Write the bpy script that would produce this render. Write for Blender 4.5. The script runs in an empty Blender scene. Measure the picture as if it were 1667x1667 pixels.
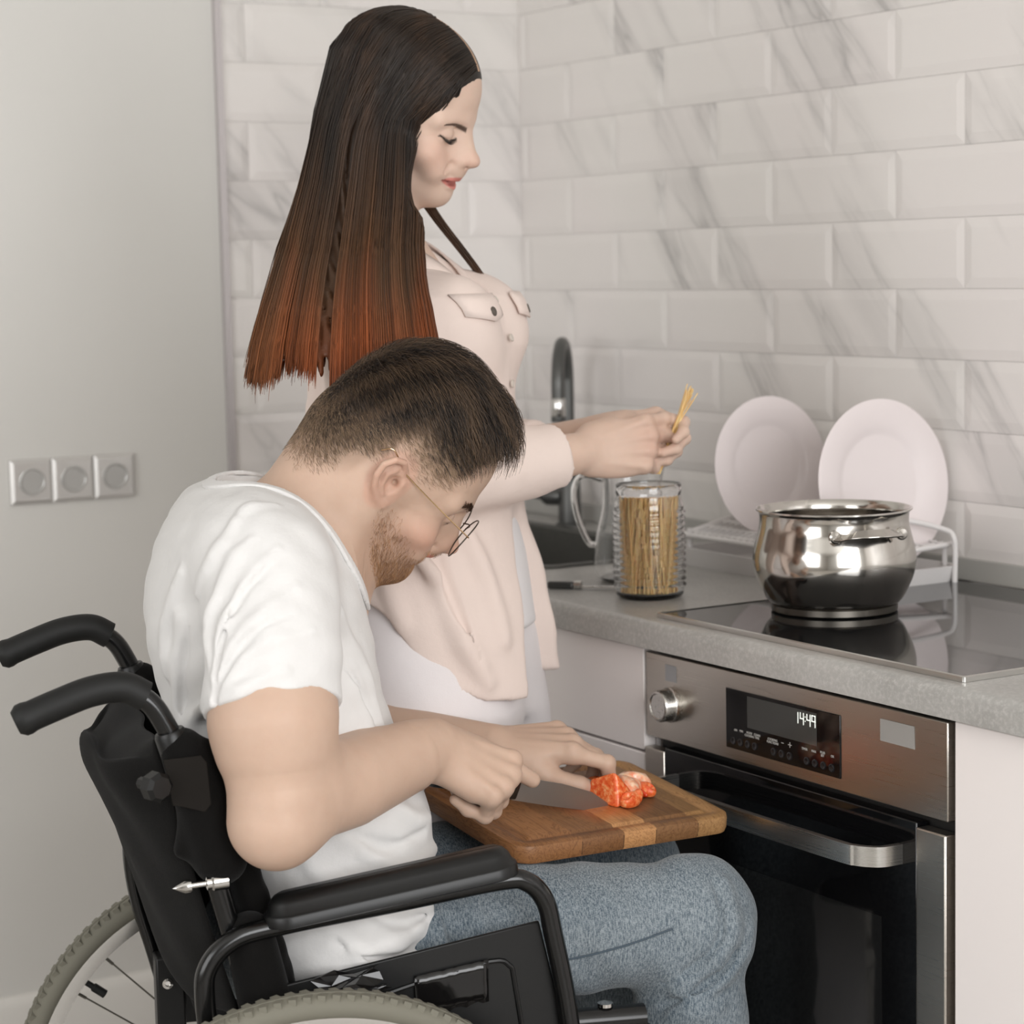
import bpy, bmesh, math, random
import numpy as np
from mathutils import Vector, Matrix, Euler
random.seed(7); rng = np.random.default_rng(11)
SC = bpy.context.scene
COL = SC.collection
PI = math.pi
A = lambda *v: np.array(v, float)

# ------------------------------------------------------------------ camera, world, lights, exposure
CAMLOC = A(3.73, -2.30, 1.38)
YAW, PITCH, ROLL, FPX = -1.02571570, .109330012, .0213011843, 3641.2
fwd = A(math.sin(YAW)*math.cos(PITCH), math.cos(YAW)*math.cos(PITCH), -math.sin(PITCH))
rt0 = A(math.cos(YAW), -math.sin(YAW), 0); dn0 = np.cross(fwd, rt0)
rt = math.cos(ROLL)*rt0 + math.sin(ROLL)*dn0; dn = -math.sin(ROLL)*rt0 + math.cos(ROLL)*dn0
cam = bpy.data.cameras.new('camera'); camo = bpy.data.objects.new('camera', cam); COL.objects.link(camo)
camo.matrix_world = Matrix(((rt[0], -dn[0], -fwd[0], CAMLOC[0]), (rt[1], -dn[1], -fwd[1], CAMLOC[1]), (rt[2], -dn[2], -fwd[2], CAMLOC[2]), (0, 0, 0, 1)))
cam.sensor_width = 36; cam.lens = FPX/1667*36; cam.clip_start = .05
cam.dof.use_dof = True; cam.dof.focus_distance = 2.62; cam.dof.aperture_fstop = 5.6
SC.camera = camo
SC.view_settings.view_transform = 'Standard'; SC.view_settings.look = 'None'
SC.view_settings.exposure = 0.07; SC.view_settings.gamma = 1; SC.view_settings.use_curve_mapping = False
wd = bpy.data.worlds.new('world'); SC.world = wd; wd.use_nodes = True
wd.node_tree.nodes['Background'].inputs[0].default_value = (.92, .95, 1, 1)
wd.node_tree.nodes['Background'].inputs[1].default_value = .6
def area(name, loc, target, sx, sy, power, col=(1, 1, 1)):
    l = bpy.data.lights.new(name, 'AREA'); l.shape = 'RECTANGLE'; l.size = sx; l.size_y = sy; l.energy = power; l.color = col
    o = bpy.data.objects.new(name, l); COL.objects.link(o); o.location = loc
    d = Vector(target)-Vector(loc); o.rotation_euler = d.to_track_quat('-Z', 'Y').to_euler(); return o
area('window_light', (5.12, -1.75, 1.65), (0, -1.75, 1.35), 2.2, 1.7, 86, (.975, .985, 1))
area('window_light', (2.6, -4.52, 1.65), (2.6, 0, 1.5), 2.4, 1.7, 50, (.975, .985, 1))

# ------------------------------------------------------------------ helpers
def tag(o, label=None, cat=None, group=None, kind=None):
    if label: o['label'] = label
    if cat: o['category'] = cat
    if group: o['group'] = group
    if kind: o['kind'] = kind
    return o
def empty(name, loc=(0, 0, 0), rz=0):
    o = bpy.data.objects.new(name, None); COL.objects.link(o); o.location = loc; o.rotation_euler = (0, 0, rz); o.empty_display_size = .05; return o
def mkmesh(name, v, f, m, parent=None, smooth=True, ang=None, loc=None, colors=None):
    me = bpy.data.meshes.new(name)
    v = np.asarray(v, np.float32)
    if isinstance(f, np.ndarray):
        n = f.shape[1]; me.vertices.add(len(v)); me.vertices.foreach_set('co', v.ravel())
        me.loops.add(f.size); me.loops.foreach_set('vertex_index', f.astype(np.int32).ravel())
        me.polygons.add(len(f)); me.polygons.foreach_set('loop_start', np.arange(0, f.size, n, dtype=np.int32))
        me.polygons.foreach_set('loop_total', np.full(len(f), n, np.int32)); me.update(calc_edges=True)
    else:
        me.from_pydata([tuple(map(float, p)) for p in v], [], f); me.update()
    if smooth: me.polygons.foreach_set('use_smooth', np.ones(len(me.polygons), bool))
    if smooth and ang is not None: me.set_sharp_from_angle(angle=math.radians(ang))
    if colors is not None:
        a = me.color_attributes.new('Col', 'FLOAT_COLOR', 'POINT')
        c = np.ones((len(v), 4), np.float32); c[:, :colors.shape[1]] = colors; a.data.foreach_set('color', c.ravel())
    for mm in (m if isinstance(m, (list, tuple)) else [m]): me.materials.append(mm)
    o = bpy.data.objects.new(name, me); COL.objects.link(o)
    if parent: o.parent = parent
    if loc is not None: o.location = loc
    return o
class MB:
    def __init__(s): s.v = []; s.f = []
    def add(s, v, f):
        b = len(s.v); s.v += [tuple(map(float, p)) for p in v]; s.f += [tuple(b+i for i in q) for q in f]; return s
    def box(s, lo, hi, R=None, c=None):
        x0, y0, z0 = lo; x1, y1, z1 = hi
        v = [(x0, y0, z0), (x1, y0, z0), (x1, y1, z0), (x0, y1, z0), (x0, y0, z1), (x1, y0, z1), (x1, y1, z1), (x0, y1, z1)]
        if R is not None: v = [tuple(np.asarray(R)@np.array(p)+(0 if c is None else np.array(c))) for p in v]
        return s.add(v, [(0, 3, 2, 1), (4, 5, 6, 7), (0, 1, 5, 4), (1, 2, 6, 5), (2, 3, 7, 6), (3, 0, 4, 7)])
    def tube(s, P, r, n=12, cap=True, flat=1., up=None):
        P = [np.array(p, float) for p in P]; m = len(P)
        rr = [r]*m if np.isscalar(r) else list(r)
        T = [(P[min(i+1, m-1)]-P[max(i-1, 0)]) for i in range(m)]; T = [t/(np.linalg.norm(t)+1e-12) for t in T]
        u = np.array(up, float) if up is not None else (A(0, 0, 1) if abs(T[0][2]) < .9 else A(1, 0, 0))
        v = []; 
        for i in range(m):
            u = u-T[i]*(u@T[i]); u /= np.linalg.norm(u)+1e-12; w = np.cross(T[i], u)
            for k in range(n):
                a = 2*PI*k/n; v.append(P[i]+rr[i]*(math.cos(a)*w*1+math.sin(a)*u*flat))
        f = [(i*n+k, i*n+(k+1) % n, (i+1)*n+(k+1) % n, (i+1)*n+k) for i in range(m-1) for k in range(n)]
        if cap: f += [tuple(range(n-1, -1, -1)), tuple((m-1)*n+k for k in range(n))]
        return s.add(v, f)
    def lathe(s, prof, c=(0, 0, 0), n=48, R=None, closed=False):
        v = []; m = len(prof)
        for r, z in prof:
            for k in range(n):
                a = 2*PI*k/n; p = A(r*math.cos(a), r*math.sin(a), z)
                if R is not None: p = np.asarray(R)@p
                v.append(p+np.array(c))
        q = m if closed else m-1
        f = [(i*n+k, i*n+(k+1) % n, ((i+1) % m)*n+(k+1) % n, ((i+1) % m)*n+k) for i in range(q) for k in range(n)]
        if not closed:
            if prof[0][0] > 1e-6: f.append(tuple(range(n-1, -1, -1)))
            if prof[-1][0] > 1e-6: f.append(tuple((m-1)*n+k for k in range(n)))
        return s.add(v, f)
    def prism(s, poly, z0, z1, M=None):
        n = len(poly); v = [(x, y, z0) for x, y in poly]+[(x, y, z1) for x, y in poly]
        if M is not None: v = [tuple(M(np.array(p, float))) for p in v]
        return s.add(v, [tuple(range(n-1, -1, -1)), tuple(range(n, 2*n))]+[(k, (k+1) % n, n+(k+1) % n, n+k) for k in range(n)])
    def build(s, name, m, parent=None, smooth=True, ang=35, bevel=0, seg=2, loc=None, weld=False):
        o = mkmesh(name, s.v, s.f, m, parent, smooth, ang if smooth else None, loc)
        if bevel:
            b = o.modifiers.new('b', 'BEVEL'); b.width = bevel; b.segments = seg; b.limit_method = 'ANGLE'; b.angle_limit = math.radians(40)
        return o
def cr(P, n=8):
    P = [np.array(p, float) for p in P]; Q = [2*P[0]-P[1]]+P+[2*P[-1]-P[-2]]; out = []
    for i in range(1, len(Q)-2):
        for k in range(n):
            t = k/n; out.append(.5*(2*Q[i]+(Q[i+1]-Q[i-1])*t+(2*Q[i-1]-5*Q[i]+4*Q[i+1]-Q[i+2])*t*t+(3*Q[i]-Q[i-1]-3*Q[i+1]+Q[i+2])*t**3))
    out.append(P[-1]); return out
def rrect(x0, y0, x1, y1, r, n=6):
    o = []
    for cx, cy, a0 in ((x1-r, y0+r, -90), (x1-r, y1-r, 0), (x0+r, y1-r, 90), (x0+r, y0+r, 180)):
        for k in range(n+1):
            a = math.radians(a0+90*k/n); o.append((cx+r*math.cos(a), cy+r*math.sin(a)))
    return o
def rotm(rx=0, ry=0, rz=0): return np.array(Euler((rx, ry, rz)).to_matrix())
def frame(fx, up):
    x = np.array(fx, float); x /= np.linalg.norm(x); z = np.array(up, float); z -= x*(z@x); z /= np.linalg.norm(z); return np.array([x, np.cross(z, x), z]).T

# ------------------------------------------------------------------ materials
def srgb(r, g, b):
    f = lambda c: (c/255/12.92) if c/255 <= .04045 else ((c/255+.055)/1.055)**2.4
    return (f(r), f(g), f(b), 1)
def mat(name, col, rough=.5, metal=0., spec=.5, **kw):
    m = bpy.data.materials.new(name); m.use_nodes = True; N = m.node_tree.nodes; L = m.node_tree.links; b = N['Principled BSDF']
    b.inputs['Base Color'].default_value = col; b.inputs['Roughness'].default_value = rough; b.inputs['Metallic'].default_value = metal
    b.inputs['Specular IOR Level'].default_value = spec
    for k, v in kw.items(): b.inputs[k.replace('_', ' ')].default_value = v
    return m
def nodes(m): return m.node_tree.nodes, m.node_tree.links, m.node_tree.nodes['Principled BSDF']
def coord(m, out='Object', scale=(1, 1, 1), rot=(0, 0, 0)):
    N, L, b = nodes(m); t = N.new('ShaderNodeTexCoord'); mp = N.new('ShaderNodeMapping'); L.new(t.outputs[out], mp.inputs[0])
    mp.inputs['Scale'].default_value = scale; mp.inputs['Rotation'].default_value = rot; return mp.outputs[0]
def noise(m, vec, scale, detail=3, rough=.5, dist=0):
    N, L, b = nodes(m); n = N.new('ShaderNodeTexNoise'); n.inputs['Scale'].default_value = scale; n.inputs['Detail'].default_value = detail
    n.inputs['Roughness'].default_value = rough; n.inputs['Distortion'].default_value = dist
    if vec is not None: L.new(vec, n.inputs['Vector'])
    return n.outputs[0]
def ramp(m, fac, stops, interp='LINEAR'):
    N, L, b = nodes(m); r = N.new('ShaderNodeValToRGB'); L.new(fac, r.inputs[0]); r.color_ramp.interpolation = interp
    e = r.color_ramp.elements
    while len(e) < len(stops): e.new(.5)
    for x, (p, c) in zip(e, stops): x.position = p; x.color = c if len(c) == 4 else (*c, 1)
    return r.outputs[0]
def mixc(m, fac, a, b_, mode='MIX'):
    N, L, b = nodes(m); x = N.new('ShaderNodeMix'); x.data_type = 'RGBA'; x.blend_type = mode
    for s, i in ((fac, 0), (a, 6), (b_, 7)):
        if isinstance(s, (int, float)): x.inputs[i].default_value = s
        elif isinstance(s, (tuple, list)): x.inputs[i].default_value = s
        else: L.new(s, x.inputs[i])
    return x.outputs[2]
def mth(m, op, a, b_=0, c=0):
    N, L, b = nodes(m); x = N.new('ShaderNodeMath'); x.operation = op
    for i, s in enumerate((a, b_, c)):
        if isinstance(s, (int, float)): x.inputs[i].default_value = s
        else: L.new(s, x.inputs[i])
    return x.outputs[0]
def setc(m, sock, name='Base Color'):
    N, L, b = nodes(m); L.new(sock, b.inputs[name])
def bump(m, sock, strength=.3, dist=.002):
    N, L, b = nodes(m); x = N.new('ShaderNodeBump'); x.inputs['Strength'].default_value = strength; x.inputs['Distance'].default_value = dist
    L.new(sock, x.inputs['Height']); L.new(x.outputs[0], b.inputs['Normal'])
def vcol(m, name='Col'):
    N, L, b = nodes(m); a = N.new('ShaderNodeAttribute'); a.attribute_name = name; return a.outputs['Color']

# ------------------------------------------------------------------ signed-distance modelling: a body or garment is one smooth continuous surface
def _cone(p, a, b, ra, rb):
    ba = b-a; l2 = ba@ba+1e-12; t = np.clip(((p-a)@ba)/l2, 0, 1)
    return np.linalg.norm(p-a-t[..., None]*ba, axis=-1)-(ra+(rb-ra)*t)
def _ell(p, c, r, R=None):
    q = p-c
    if R is not None: q = q@R
    k0 = np.linalg.norm(q/r, axis=-1); k1 = np.linalg.norm(q/(r*r), axis=-1)+1e-9
    return k0*(k0-1)/k1
def _box(p, c, h, r, R=None):
    q = p-c
    if R is not None: q = q@R
    q = np.abs(q)-(h-r); return np.linalg.norm(np.maximum(q, 0), axis=-1)+np.minimum(q.max(-1), 0)-r
class S:
    """ordered list of primitives; op U = smooth union, S = smooth subtraction"""
    def __init__(s): s.p = []
    def _a(s, op, k, fn, cut): s.p.append((op, k, fn, cut)); return s
    def cone(s, a, b, ra, rb=None, k=.01, op='U', cut=None):
        a = np.array(a, float); b = np.array(b, float); rb = ra if rb is None else rb
        return s._a(op, k, lambda p: _cone(p, a, b, ra, rb), cut)
    def chain(s, P, r, k=.01, op='U', cut=None):
        P = [np.array(q, float) for q in P]; rr = [r]*len(P) if np.isscalar(r) else r
        def fn(p):
            d = _cone(p, P[0], P[1], rr[0], rr[1])
            for i in range(1, len(P)-1): d = np.minimum(d, _cone(p, P[i], P[i+1], rr[i], rr[i+1]))
            return d
        return s._a(op, k, fn, cut)
    def ell(s, c, r, R=None, k=.01, op='U', cut=None):
        c = np.array(c, float); r = np.array(r, float); return s._a(op, k, lambda p: _ell(p, c, r, R), cut)
    def box(s, c, h, r=.005, R=None, k=.01, op='U', cut=None):
        c = np.array(c, float); h = np.array(h, float); return s._a(op, k, lambda p: _box(p, c, h, r, R), cut)
    def plane(s, c, n, k=.002):   # removes everything on the +n side
        c = np.array(c, float); n = np.array(n, float)/np.linalg.norm(n); return s._a('S', k, lambda p: -((p-c)@n), None)
    def xf(s, o, R, t, sc=1.):    # append another list rotated and moved
        R = np.array(R); t = np.array(t, float)
        for op, k, fn, cut in o.p: s.p.append((op, k*sc, (lambda p, fn=fn: fn(((p-t)@R)/sc)*sc), None))
        return s
    def one(s, pr, p):
        d = pr[2](p)
        if pr[3] is not None:
            for c, n in pr[3]: n = np.array(n, float); n = n/np.linalg.norm(n); d = np.maximum(d, (p-np.array(c))@n)
        return d
    @staticmethod
    def comb(d, e, op, k):
        if op == 'U':
            h = np.maximum(k-np.abs(d-e), 0)/k; return np.minimum(d, e)-h*h*k*.25
        h = np.maximum(k-np.abs(d+e), 0)/k; return np.maximum(d, -e)+h*h*k*.25
    def ev(s, p):
        d = np.full(p.shape[:-1], 1.)
        for pr in s.p: d = s.comb(d, s.one(pr, p), pr[0], pr[1])
        return d
    def grad(s, p, e=.002):
        g = np.stack([s.ev(p+A(*v)*e)-s.ev(p-A(*v)*e) for v in ((1, 0, 0), (0, 1, 0), (0, 0, 1))], -1)
        return g/(np.linalg.norm(g, axis=-1, keepdims=True)+1e-9)
    def mesh(s, lo, hi, h, disp=None):
        lo = np.array(lo, float); B = 16; nb = np.ceil((np.array(hi)-lo)/(h*B)).astype(int); dim = nb*B+1
        G = np.full(dim, 1., np.float32); hd = B*h*.5*math.sqrt(3)
        cen = np.stack(np.meshgrid(*[np.arange(n) for n in nb], indexing='ij'), -1).reshape(-1, 3)
        cpos = lo+(cen*B+B/2)*h
        pd = np.stack([s.one(pr, cpos) for pr in s.p], 0)
        full = np.full(len(cen), 1.)
        for j, pr in enumerate(s.p): full = s.comb(full, pd[j], pr[0], pr[1])
        off = np.arange(B+1)*h; loc = np.stack(np.meshgrid(off, off, off, indexing='ij'), -1)
        for i, c in enumerate(cen):
            sl = tuple(slice(c[a]*B, c[a]*B+B+1) for a in range(3))
            if full[i] > hd*1.25+.012: continue
            if full[i] < -hd*1.25-.012: G[sl] = -1; continue
            p = loc+(lo+c*B*h); d = np.full(p.shape[:-1], 1.)
            for j, pr in enumerate(s.p):
                if pd[j, i] > hd*1.1+pr[1]+.01 : continue
                d = s.comb(d, s.one(pr, p), pr[0], pr[1])
            if disp is not None: d = d-disp(p)
            G[sl] = d
        v, f = surfnets(G); return lo+v*h, f
def surfnets(G):
    sg = G < 0; X, Y, Z = [n-1 for n in G.shape]
    cs = [(a, b, c) for a in (0, 1) for b in (0, 1) for c in (0, 1)]
    cnt = sum(sg[a:X+a, b:Y+b, c:Z+c].astype(np.int8) for a, b, c in cs)
    act = (cnt > 0) & (cnt < 8); idx = np.argwhere(act); vid = np.full(act.shape, -1, np.int64); vid[act] = np.arange(len(idx))
    acc = np.zeros((len(idx), 3)); num = np.zeros(len(idx))
    for i, p in enumerate(cs):
        for q in cs[i+1:]:
            if sum(abs(p[t]-q[t]) for t in range(3)) != 1: continue
            g0 = G[idx[:, 0]+p[0], idx[:, 1]+p[1], idx[:, 2]+p[2]].astype(float); g1 = G[idx[:, 0]+q[0], idx[:, 1]+q[1], idx[:, 2]+q[2]].astype(float)
            m = (g0 < 0) != (g1 < 0); t = np.where(m, g0/np.where(m, g0-g1, 1), 0)
            acc += np.where(m[:, None], np.array(p)+t[:, None]*(np.array(q)-np.array(p)), 0); num += m
    v = idx+acc/num[:, None]; F = []
    for ax in range(3):
        b, c = [(1, 2), (2, 0), (0, 1)][ax]
        s0 = [slice(1, None)]*3; s1 = [slice(1, None)]*3; s0[ax] = slice(0, -1); s1[ax] = slice(1, None)
        a0 = sg[tuple(s0)]; a1 = sg[tuple(s1)]
        # interior edges only
        m = (a0 != a1); e = np.argwhere(m); o = np.ones(3, int); o[ax] = 0; e = e+o
        ok = (e[:, 0] < X) & (e[:, 1] < Y) & (e[:, 2] < Z); fl = a0[m][ok]; e = e[ok]
        eb = np.zeros(3, int); eb[b] = 1; ec = np.zeros(3, int); ec[c] = 1
        q = np.stack([vid[tuple((e-eb-ec).T)], vid[tuple((e-ec).T)], vid[tuple(e.T)], vid[tuple((e-eb).T)]], 1)
        q[~fl] = q[~fl][:, ::-1]; q = q[(q >= 0).all(1)]; F.append(q)
    return v, np.concatenate(F)
def strands(P, r, n=3):
    """P: (count, steps, 3) strand paths -> one mesh of thin tapering tubes"""
    C, m, _ = P.shape; T = np.gradient(P, axis=1); T /= np.linalg.norm(T, axis=-1, keepdims=True)+1e-9
    u = np.cross(T, A(.31, .57, .76)); u /= np.linalg.norm(u, axis=-1, keepdims=True)+1e-9; w = np.cross(T, u)
    r = np.broadcast_to(np.asarray(r, float), (C, m))
    V = np.stack([P+r[..., None]*(math.cos(2*PI*k/n)*u+math.sin(2*PI*k/n)*w) for k in range(n)], 2).reshape(-1, 3)
    i = np.arange(C)[:, None, None]; j = np.arange(m-1)[None, :, None]; k = np.arange(n)[None, None, :]; k2 = (k+1) % n
    g = lambda jj, kk: (i*m+jj)*n+kk+0*(i+j+k)
    return V, np.stack([g(j, k), g(j, k2), g(j+1, k2), g(j+1, k)], -1).reshape(-1, 4)
def bezpt(P, t):
    P = np.array(P, float); t = np.clip(t, 0, 1)*(len(P)-1); i = np.minimum(t.astype(int), len(P)-2); return P[i]+(P[i+1]-P[i])*(t-i)[..., None]
# ================================================================== SETTING
def marble(name, base=(206, 202, 198), vein=(176, 172, 170)):
    m = mat(name, srgb(*base), .22, 0, .5); N, L, b = nodes(m)
    a = N.new('ShaderNodeAttribute'); a.attribute_name = 'Col'
    t = N.new('ShaderNodeTexCoord'); ad = N.new('ShaderNodeVectorMath'); ad.operation = 'ADD'; L.new(t.outputs['Object'], ad.inputs[0]); L.new(a.outputs['Color'], ad.inputs[1])
    mp = N.new('ShaderNodeMapping'); mp.inputs['Rotation'].default_value = (0, math.radians(-52), 0) if name.endswith('b') else (math.radians(48), 0, 0); L.new(ad.outputs[0], mp.inputs[0])
    mp2 = N.new('ShaderNodeMapping'); mp2.inputs['Scale'].default_value = (1.7, 3, 13) if name.endswith('b') else (3, 1.7, 8); L.new(mp.outputs[0], mp2.inputs[0])
    n1 = noise(m, mp2.outputs[0], 1.0, 4, .55, .4)
    v = mth(m, 'ABSOLUTE', mth(m, 'SUBTRACT', n1, .5)); fine = ramp(m, v, [(0, (1, 1, 1)), (.02, (.45, .45, .45)), (.07, (0, 0, 0))])
    n2 = noise(m, mp2.outputs[0], .55, 2, .5, .2); broad = ramp(m, n2, [(.52, (0, 0, 0)), (.64, (.85, .85, .85))])
    n3 = noise(m, ad.outputs[0], 2.2, 2); pink = mixc(m, n3, srgb(*base), srgb(base[0]+1, base[1]-5, base[2]-1))
    msk = mth(m, 'MULTIPLY', mth(m, 'ADD', mth(m, 'MULTIPLY', fine, .48), .20), broad)
    setc(m, mixc(m, msk, pink, srgb(vein[0]-34, vein[1]-33, vein[2]-32))); return m
M = {}
M['tile_b'] = marble('marble_tile_b', (229, 227, 221)); M['tile_a'] = marble('marble_tile_a', (229, 227, 221))
M['grout'] = mat('grout', srgb(222, 219, 213), .8)
M['panel'] = mat('grey_paint', srgb(204, 204, 198), .42)
nz = noise(M['panel'], coord(M['panel']), 1.5, 2); setc(M['panel'], mixc(M['panel'], nz, srgb(212, 210, 205), srgb(217, 215, 210)))
M['white'] = mat('white_paint', srgb(225, 222, 216), .5)
M['floor'] = mat('floor', srgb(168, 160, 150), .45)
nf = noise(M['floor'], coord(M['floor'], 'Object', (1, 7, 1)), 3, 4); setc(M['floor'], mixc(M['floor'], nf, srgb(152, 147, 140), srgb(176, 171, 164)))
M['ceil'] = mat('ceiling', srgb(232, 230, 226), .7)
M['trim'] = mat('trim_metal', srgb(190, 184, 184), .35, .3)
def tiles(axis, z_off, h_off, hmax, zmin, zmax, name, m, left=0.):
    """bevelled subway tiles 300x100 on a wall plane; axis 'x' = wall facing -y, 'y' = wall facing +x"""
    V = []; F = []; Cc = []; W, H, G, BV, T = .304, .1052, .0003, .016, .0021
    r0 = int(math.floor((zmin-z_off)/H)); r1 = int(math.ceil((zmax-z_off)/H))
    for r in range(r0, r1):
        c0 = int(math.floor((left-h_off)/W))-1
        for c in range(c0, c0+int((hmax-left)/W)+4):
            a0 = h_off+(c+.5*(r % 2))*W+G; a1 = a0+W-2*G; b0 = z_off+r*H+G; b1 = b0+H-2*G
            a0, a1 = max(a0, left), min(a1, hmax); b0, b1 = max(b0, zmin), min(b1, zmax)
            if a1-a0 < .004 or b1-b0 < .004: continue
            q = min(BV, (a1-a0)*.3, (b1-b0)*.3); o = len(V); cc = (random.uniform(0, .35), random.uniform(0, .35), random.uniform(0, .02))
            for dep, e in ((0, 0), (.0035, 0), (.0035+T, q)):
                for x, z in ((a0+e, b0+e), (a1-e, b0+e), (a1-e, b1-e), (a0+e, b1-e)):
                    V.append((x, -dep, z) if axis == 'x' else (dep, x, z)); Cc.append(cc)
            fs = [(o+8, o+9, o+10, o+11)]
            for s_ in (0, 4):
                for k in range(4): fs.append((o+s_+k, o+s_+(k+1) % 4, o+s_+4+(k+1) % 4, o+s_+4+k))
            if axis == 'y': pass
            F += fs
    o = mkmesh(name, V, F, m, None, False, colors=np.array(Cc)); return o
def struct(o): o['kind'] = 'structure'; return o
wb = MB().box((-.1, 0, 0), (5.3, .12, 2.75)).build('wall_back', M['grout'], smooth=False); struct(wb)
t = tiles('x', 1.333, .941, 5.2, .934, 2.7, 'tiling', M['tile_b']); t.parent = wb
wa = MB().box((-.12, -4.7, 0), (0, 0, 2.75)).build('wall_left', M['panel'], smooth=False); struct(wa)
t = tiles('y', 1.333, -.58, 0, .90, 2.7, 'tiling', M['tile_a'], left=-.628); t.parent = wa
struct(MB().box((0, -.640, .0), (.012, -.628, 2.7)).build('trim_1', M['trim'], smooth=False))
struct(MB().box((5.2, -4.7, 0), (5.32, 0, 2.75)).build('wall_right', mat('wall_cream', srgb(206, 205, 202), .7), smooth=False))
struct(MB().box((0, -4.72, 0), (5.2, -4.6, 2.75)).build('wall_front', mat('wall_beige', srgb(178, 174, 168), .7), smooth=False))
struct(MB().box((-.12, -4.72, -.1), (5.32, .12, 0)).build('floor', M['floor'], smooth=False))
struct(MB().box((-.12, -4.72, 2.7), (5.32, .12, 2.8)).build('ceiling', M['ceil'], smooth=False))
bb = MB().prism([(0, 0), (.016, 0), (.016, .105), (.012, .118), (.006, .124), (0, .124)], -4.6, -.64, M=lambda p: A(p[0], p[2], p[1]))
struct(bb.build('baseboard_left', M['white'], ang=30))
for nm, x, y, a, b in (('window_1', 5.19, None, -2.9, -.6), ('window_2', None, -4.59, 1.4, 3.8)):
    w = MB()
    for u0, u1, z0, z1 in ((a-.06, b+.06, .72, .8), (a-.06, b+.06, 2.5, 2.58), (a-.06, a, .8, 2.5), (b, b+.06, .8, 2.5), ((a+b)/2-.03, (a+b)/2+.03, .8, 2.5)):
        if x: w.box((x-.04, u0, z0), (x+.01, u1, z1))
        else: w.box((u0, y-.01, z0), (u1, y+.04, z1))
    struct(w.build(nm, M['white'], smooth=False))

# ---- wall sockets
M['alu'] = mat('brushed_aluminium', srgb(216, 214, 211), .3, .6)
M['alu_d'] = mat('socket_recess', srgb(188, 187, 184), .35, .4)
for i, yc in enumerate((-1.0125, -.937, -.8605)):
    t = empty('wall_socket', (0, yc, 1.028)); hw = .0375
    tag(t, ['leftmost of three silver square wall sockets on the grey wall', 'middle one of three silver square wall sockets in a row', 'rightmost of three silver wall sockets, nearest the tiles'][i], 'socket', 'power sockets on the grey wall')
    m = MB(); v = []
    for d, e in ((0.0005, 0), (.007, 0), (.011, .006), (.011, .014)): v += [(d, y, z) for y, z in ((-hw+e, -hw-.001+e), (hw-e, -hw-.001+e), (hw-e, hw+.001-e), (-hw+e, hw+.001-e))]
    f = [(s*4+k, s*4+(k+1) % 4, s*4+4+(k+1) % 4, s*4+4+k) for s in range(3) for k in range(4)]+[(12, 13, 14, 15)]
    m.add(v, f); m.build('cover_plate', M['alu'], t, smooth=False)
    Ry = rotm(0, PI/2, 0)
    MB().lathe([(.0235, .0112), (.0235, .0135), (.0215, .014), (.0195, .0125), (.0185, .004), (0, .004)], n=36, R=Ry).build('socket_insert', M['alu_d'], t)
    MB().lathe([(.003, .002), (.003, .0046), (0, .0046)], (0, -.0095, 0), 12, Ry).lathe([(.003, .002), (.003, .0046), (0, .0046)], (0, .0095, 0), 12, Ry).build('contact_holes', mat('hole', srgb(40, 40, 40), .6), t)

# ---- worktop, cabinets, oven, hob
M['stone'] = mat('grey_stone', srgb(160, 159, 155), .3)
c = coord(M['stone']); n1 = noise(M['stone'], c, 14, 6, .65); n2 = noise(M['stone'], c, 160, 3, .7)
cc = mixc(M['stone'], n1, srgb(140, 138, 134), srgb(186, 184, 180)); ss = ramp(M['stone'], n2, [(.45, (0, 0, 0)), (.72, (.5, .5, .5))])
setc(M['stone'], mixc(M['stone'], ss, cc, srgb(205, 203, 199))); bump(M['stone'], n2, .15, .0006)
prof = [(-.600, .8625), (-.600, .8875), (-.5985, .8935), (-.594, .898), (-.587, .8998), (-.58, .9), (-.001, .9), (-.001, .8625)]
w = MB().prism(prof, .001, 4.4, M=lambda p: A(p[2], p[0], p[1])).build('worktop', M['stone'], ang=40)
tag(w, 'grey stone worktop running along the tiled wall under hob and sink', 'worktop')
ups = MB().box((.005, -.012, .9), (4.4, -.0005, .934)).build('worktop_upstand', mat('upstand', srgb(172, 170, 165), .3), bevel=.002)
tag(ups, 'low grey upstand strip between worktop and marble wall tiles', 'upstand')
M['cab'] = mat('white_laminate', srgb(240, 233, 230), .32)
M['dark'] = mat('dark_gap', srgb(20, 19, 18), .6)
def cabinet(x0, x1, label, gapz=None):
    t = empty('base_cabinet', ((x0+x1)/2, -.3, 0)); tag(t, label, 'cabinet', 'kitchen base cabinets'); cx = (x0+x1)/2
    e0, e1 = x0-cx+.002, x1-cx-.002
    MB().box((e0, -.26, .1), (e0+.016, .29, .8605)).box((e1-.016, -.26, .1), (e1, .29, .8605)).box((e0+.016, -.26, .1), (e1-.016, .29, .116)).box((e0+.016, .28, .116), (e1-.016, .29, .8605)).box((e0+.016, -.26, .83), (e1-.016, -.18, .8605)).build('carcass', M['cab'], t, smooth=False)
    MB().box((x0-cx+.004, -.2, .0), (x1-cx-.004, -.185, .1)).build('plinth', M['cab'], t, smooth=False)
    zs = [(.104, .8565)] if gapz is None else [(.104, gapz-.002), (gapz+.002, .8565)]
    for a, b in zs: MB().box((x0-cx+.002, -.281, a), (x1-cx-.002, -.262, b)).build('door', M['cab'], t, bevel=.0015)
cabinet(.02, .62, 'white base cabinet in the corner under the sink')
cabinet(.62, 1.236, 'white base cabinet immediately left of the oven', .712)
cabinet(1.852, 2.45, 'white base cabinet immediately right of the oven')
cabinet(2.45, 3.05, 'white base cabinet second to the right of the oven')
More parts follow.
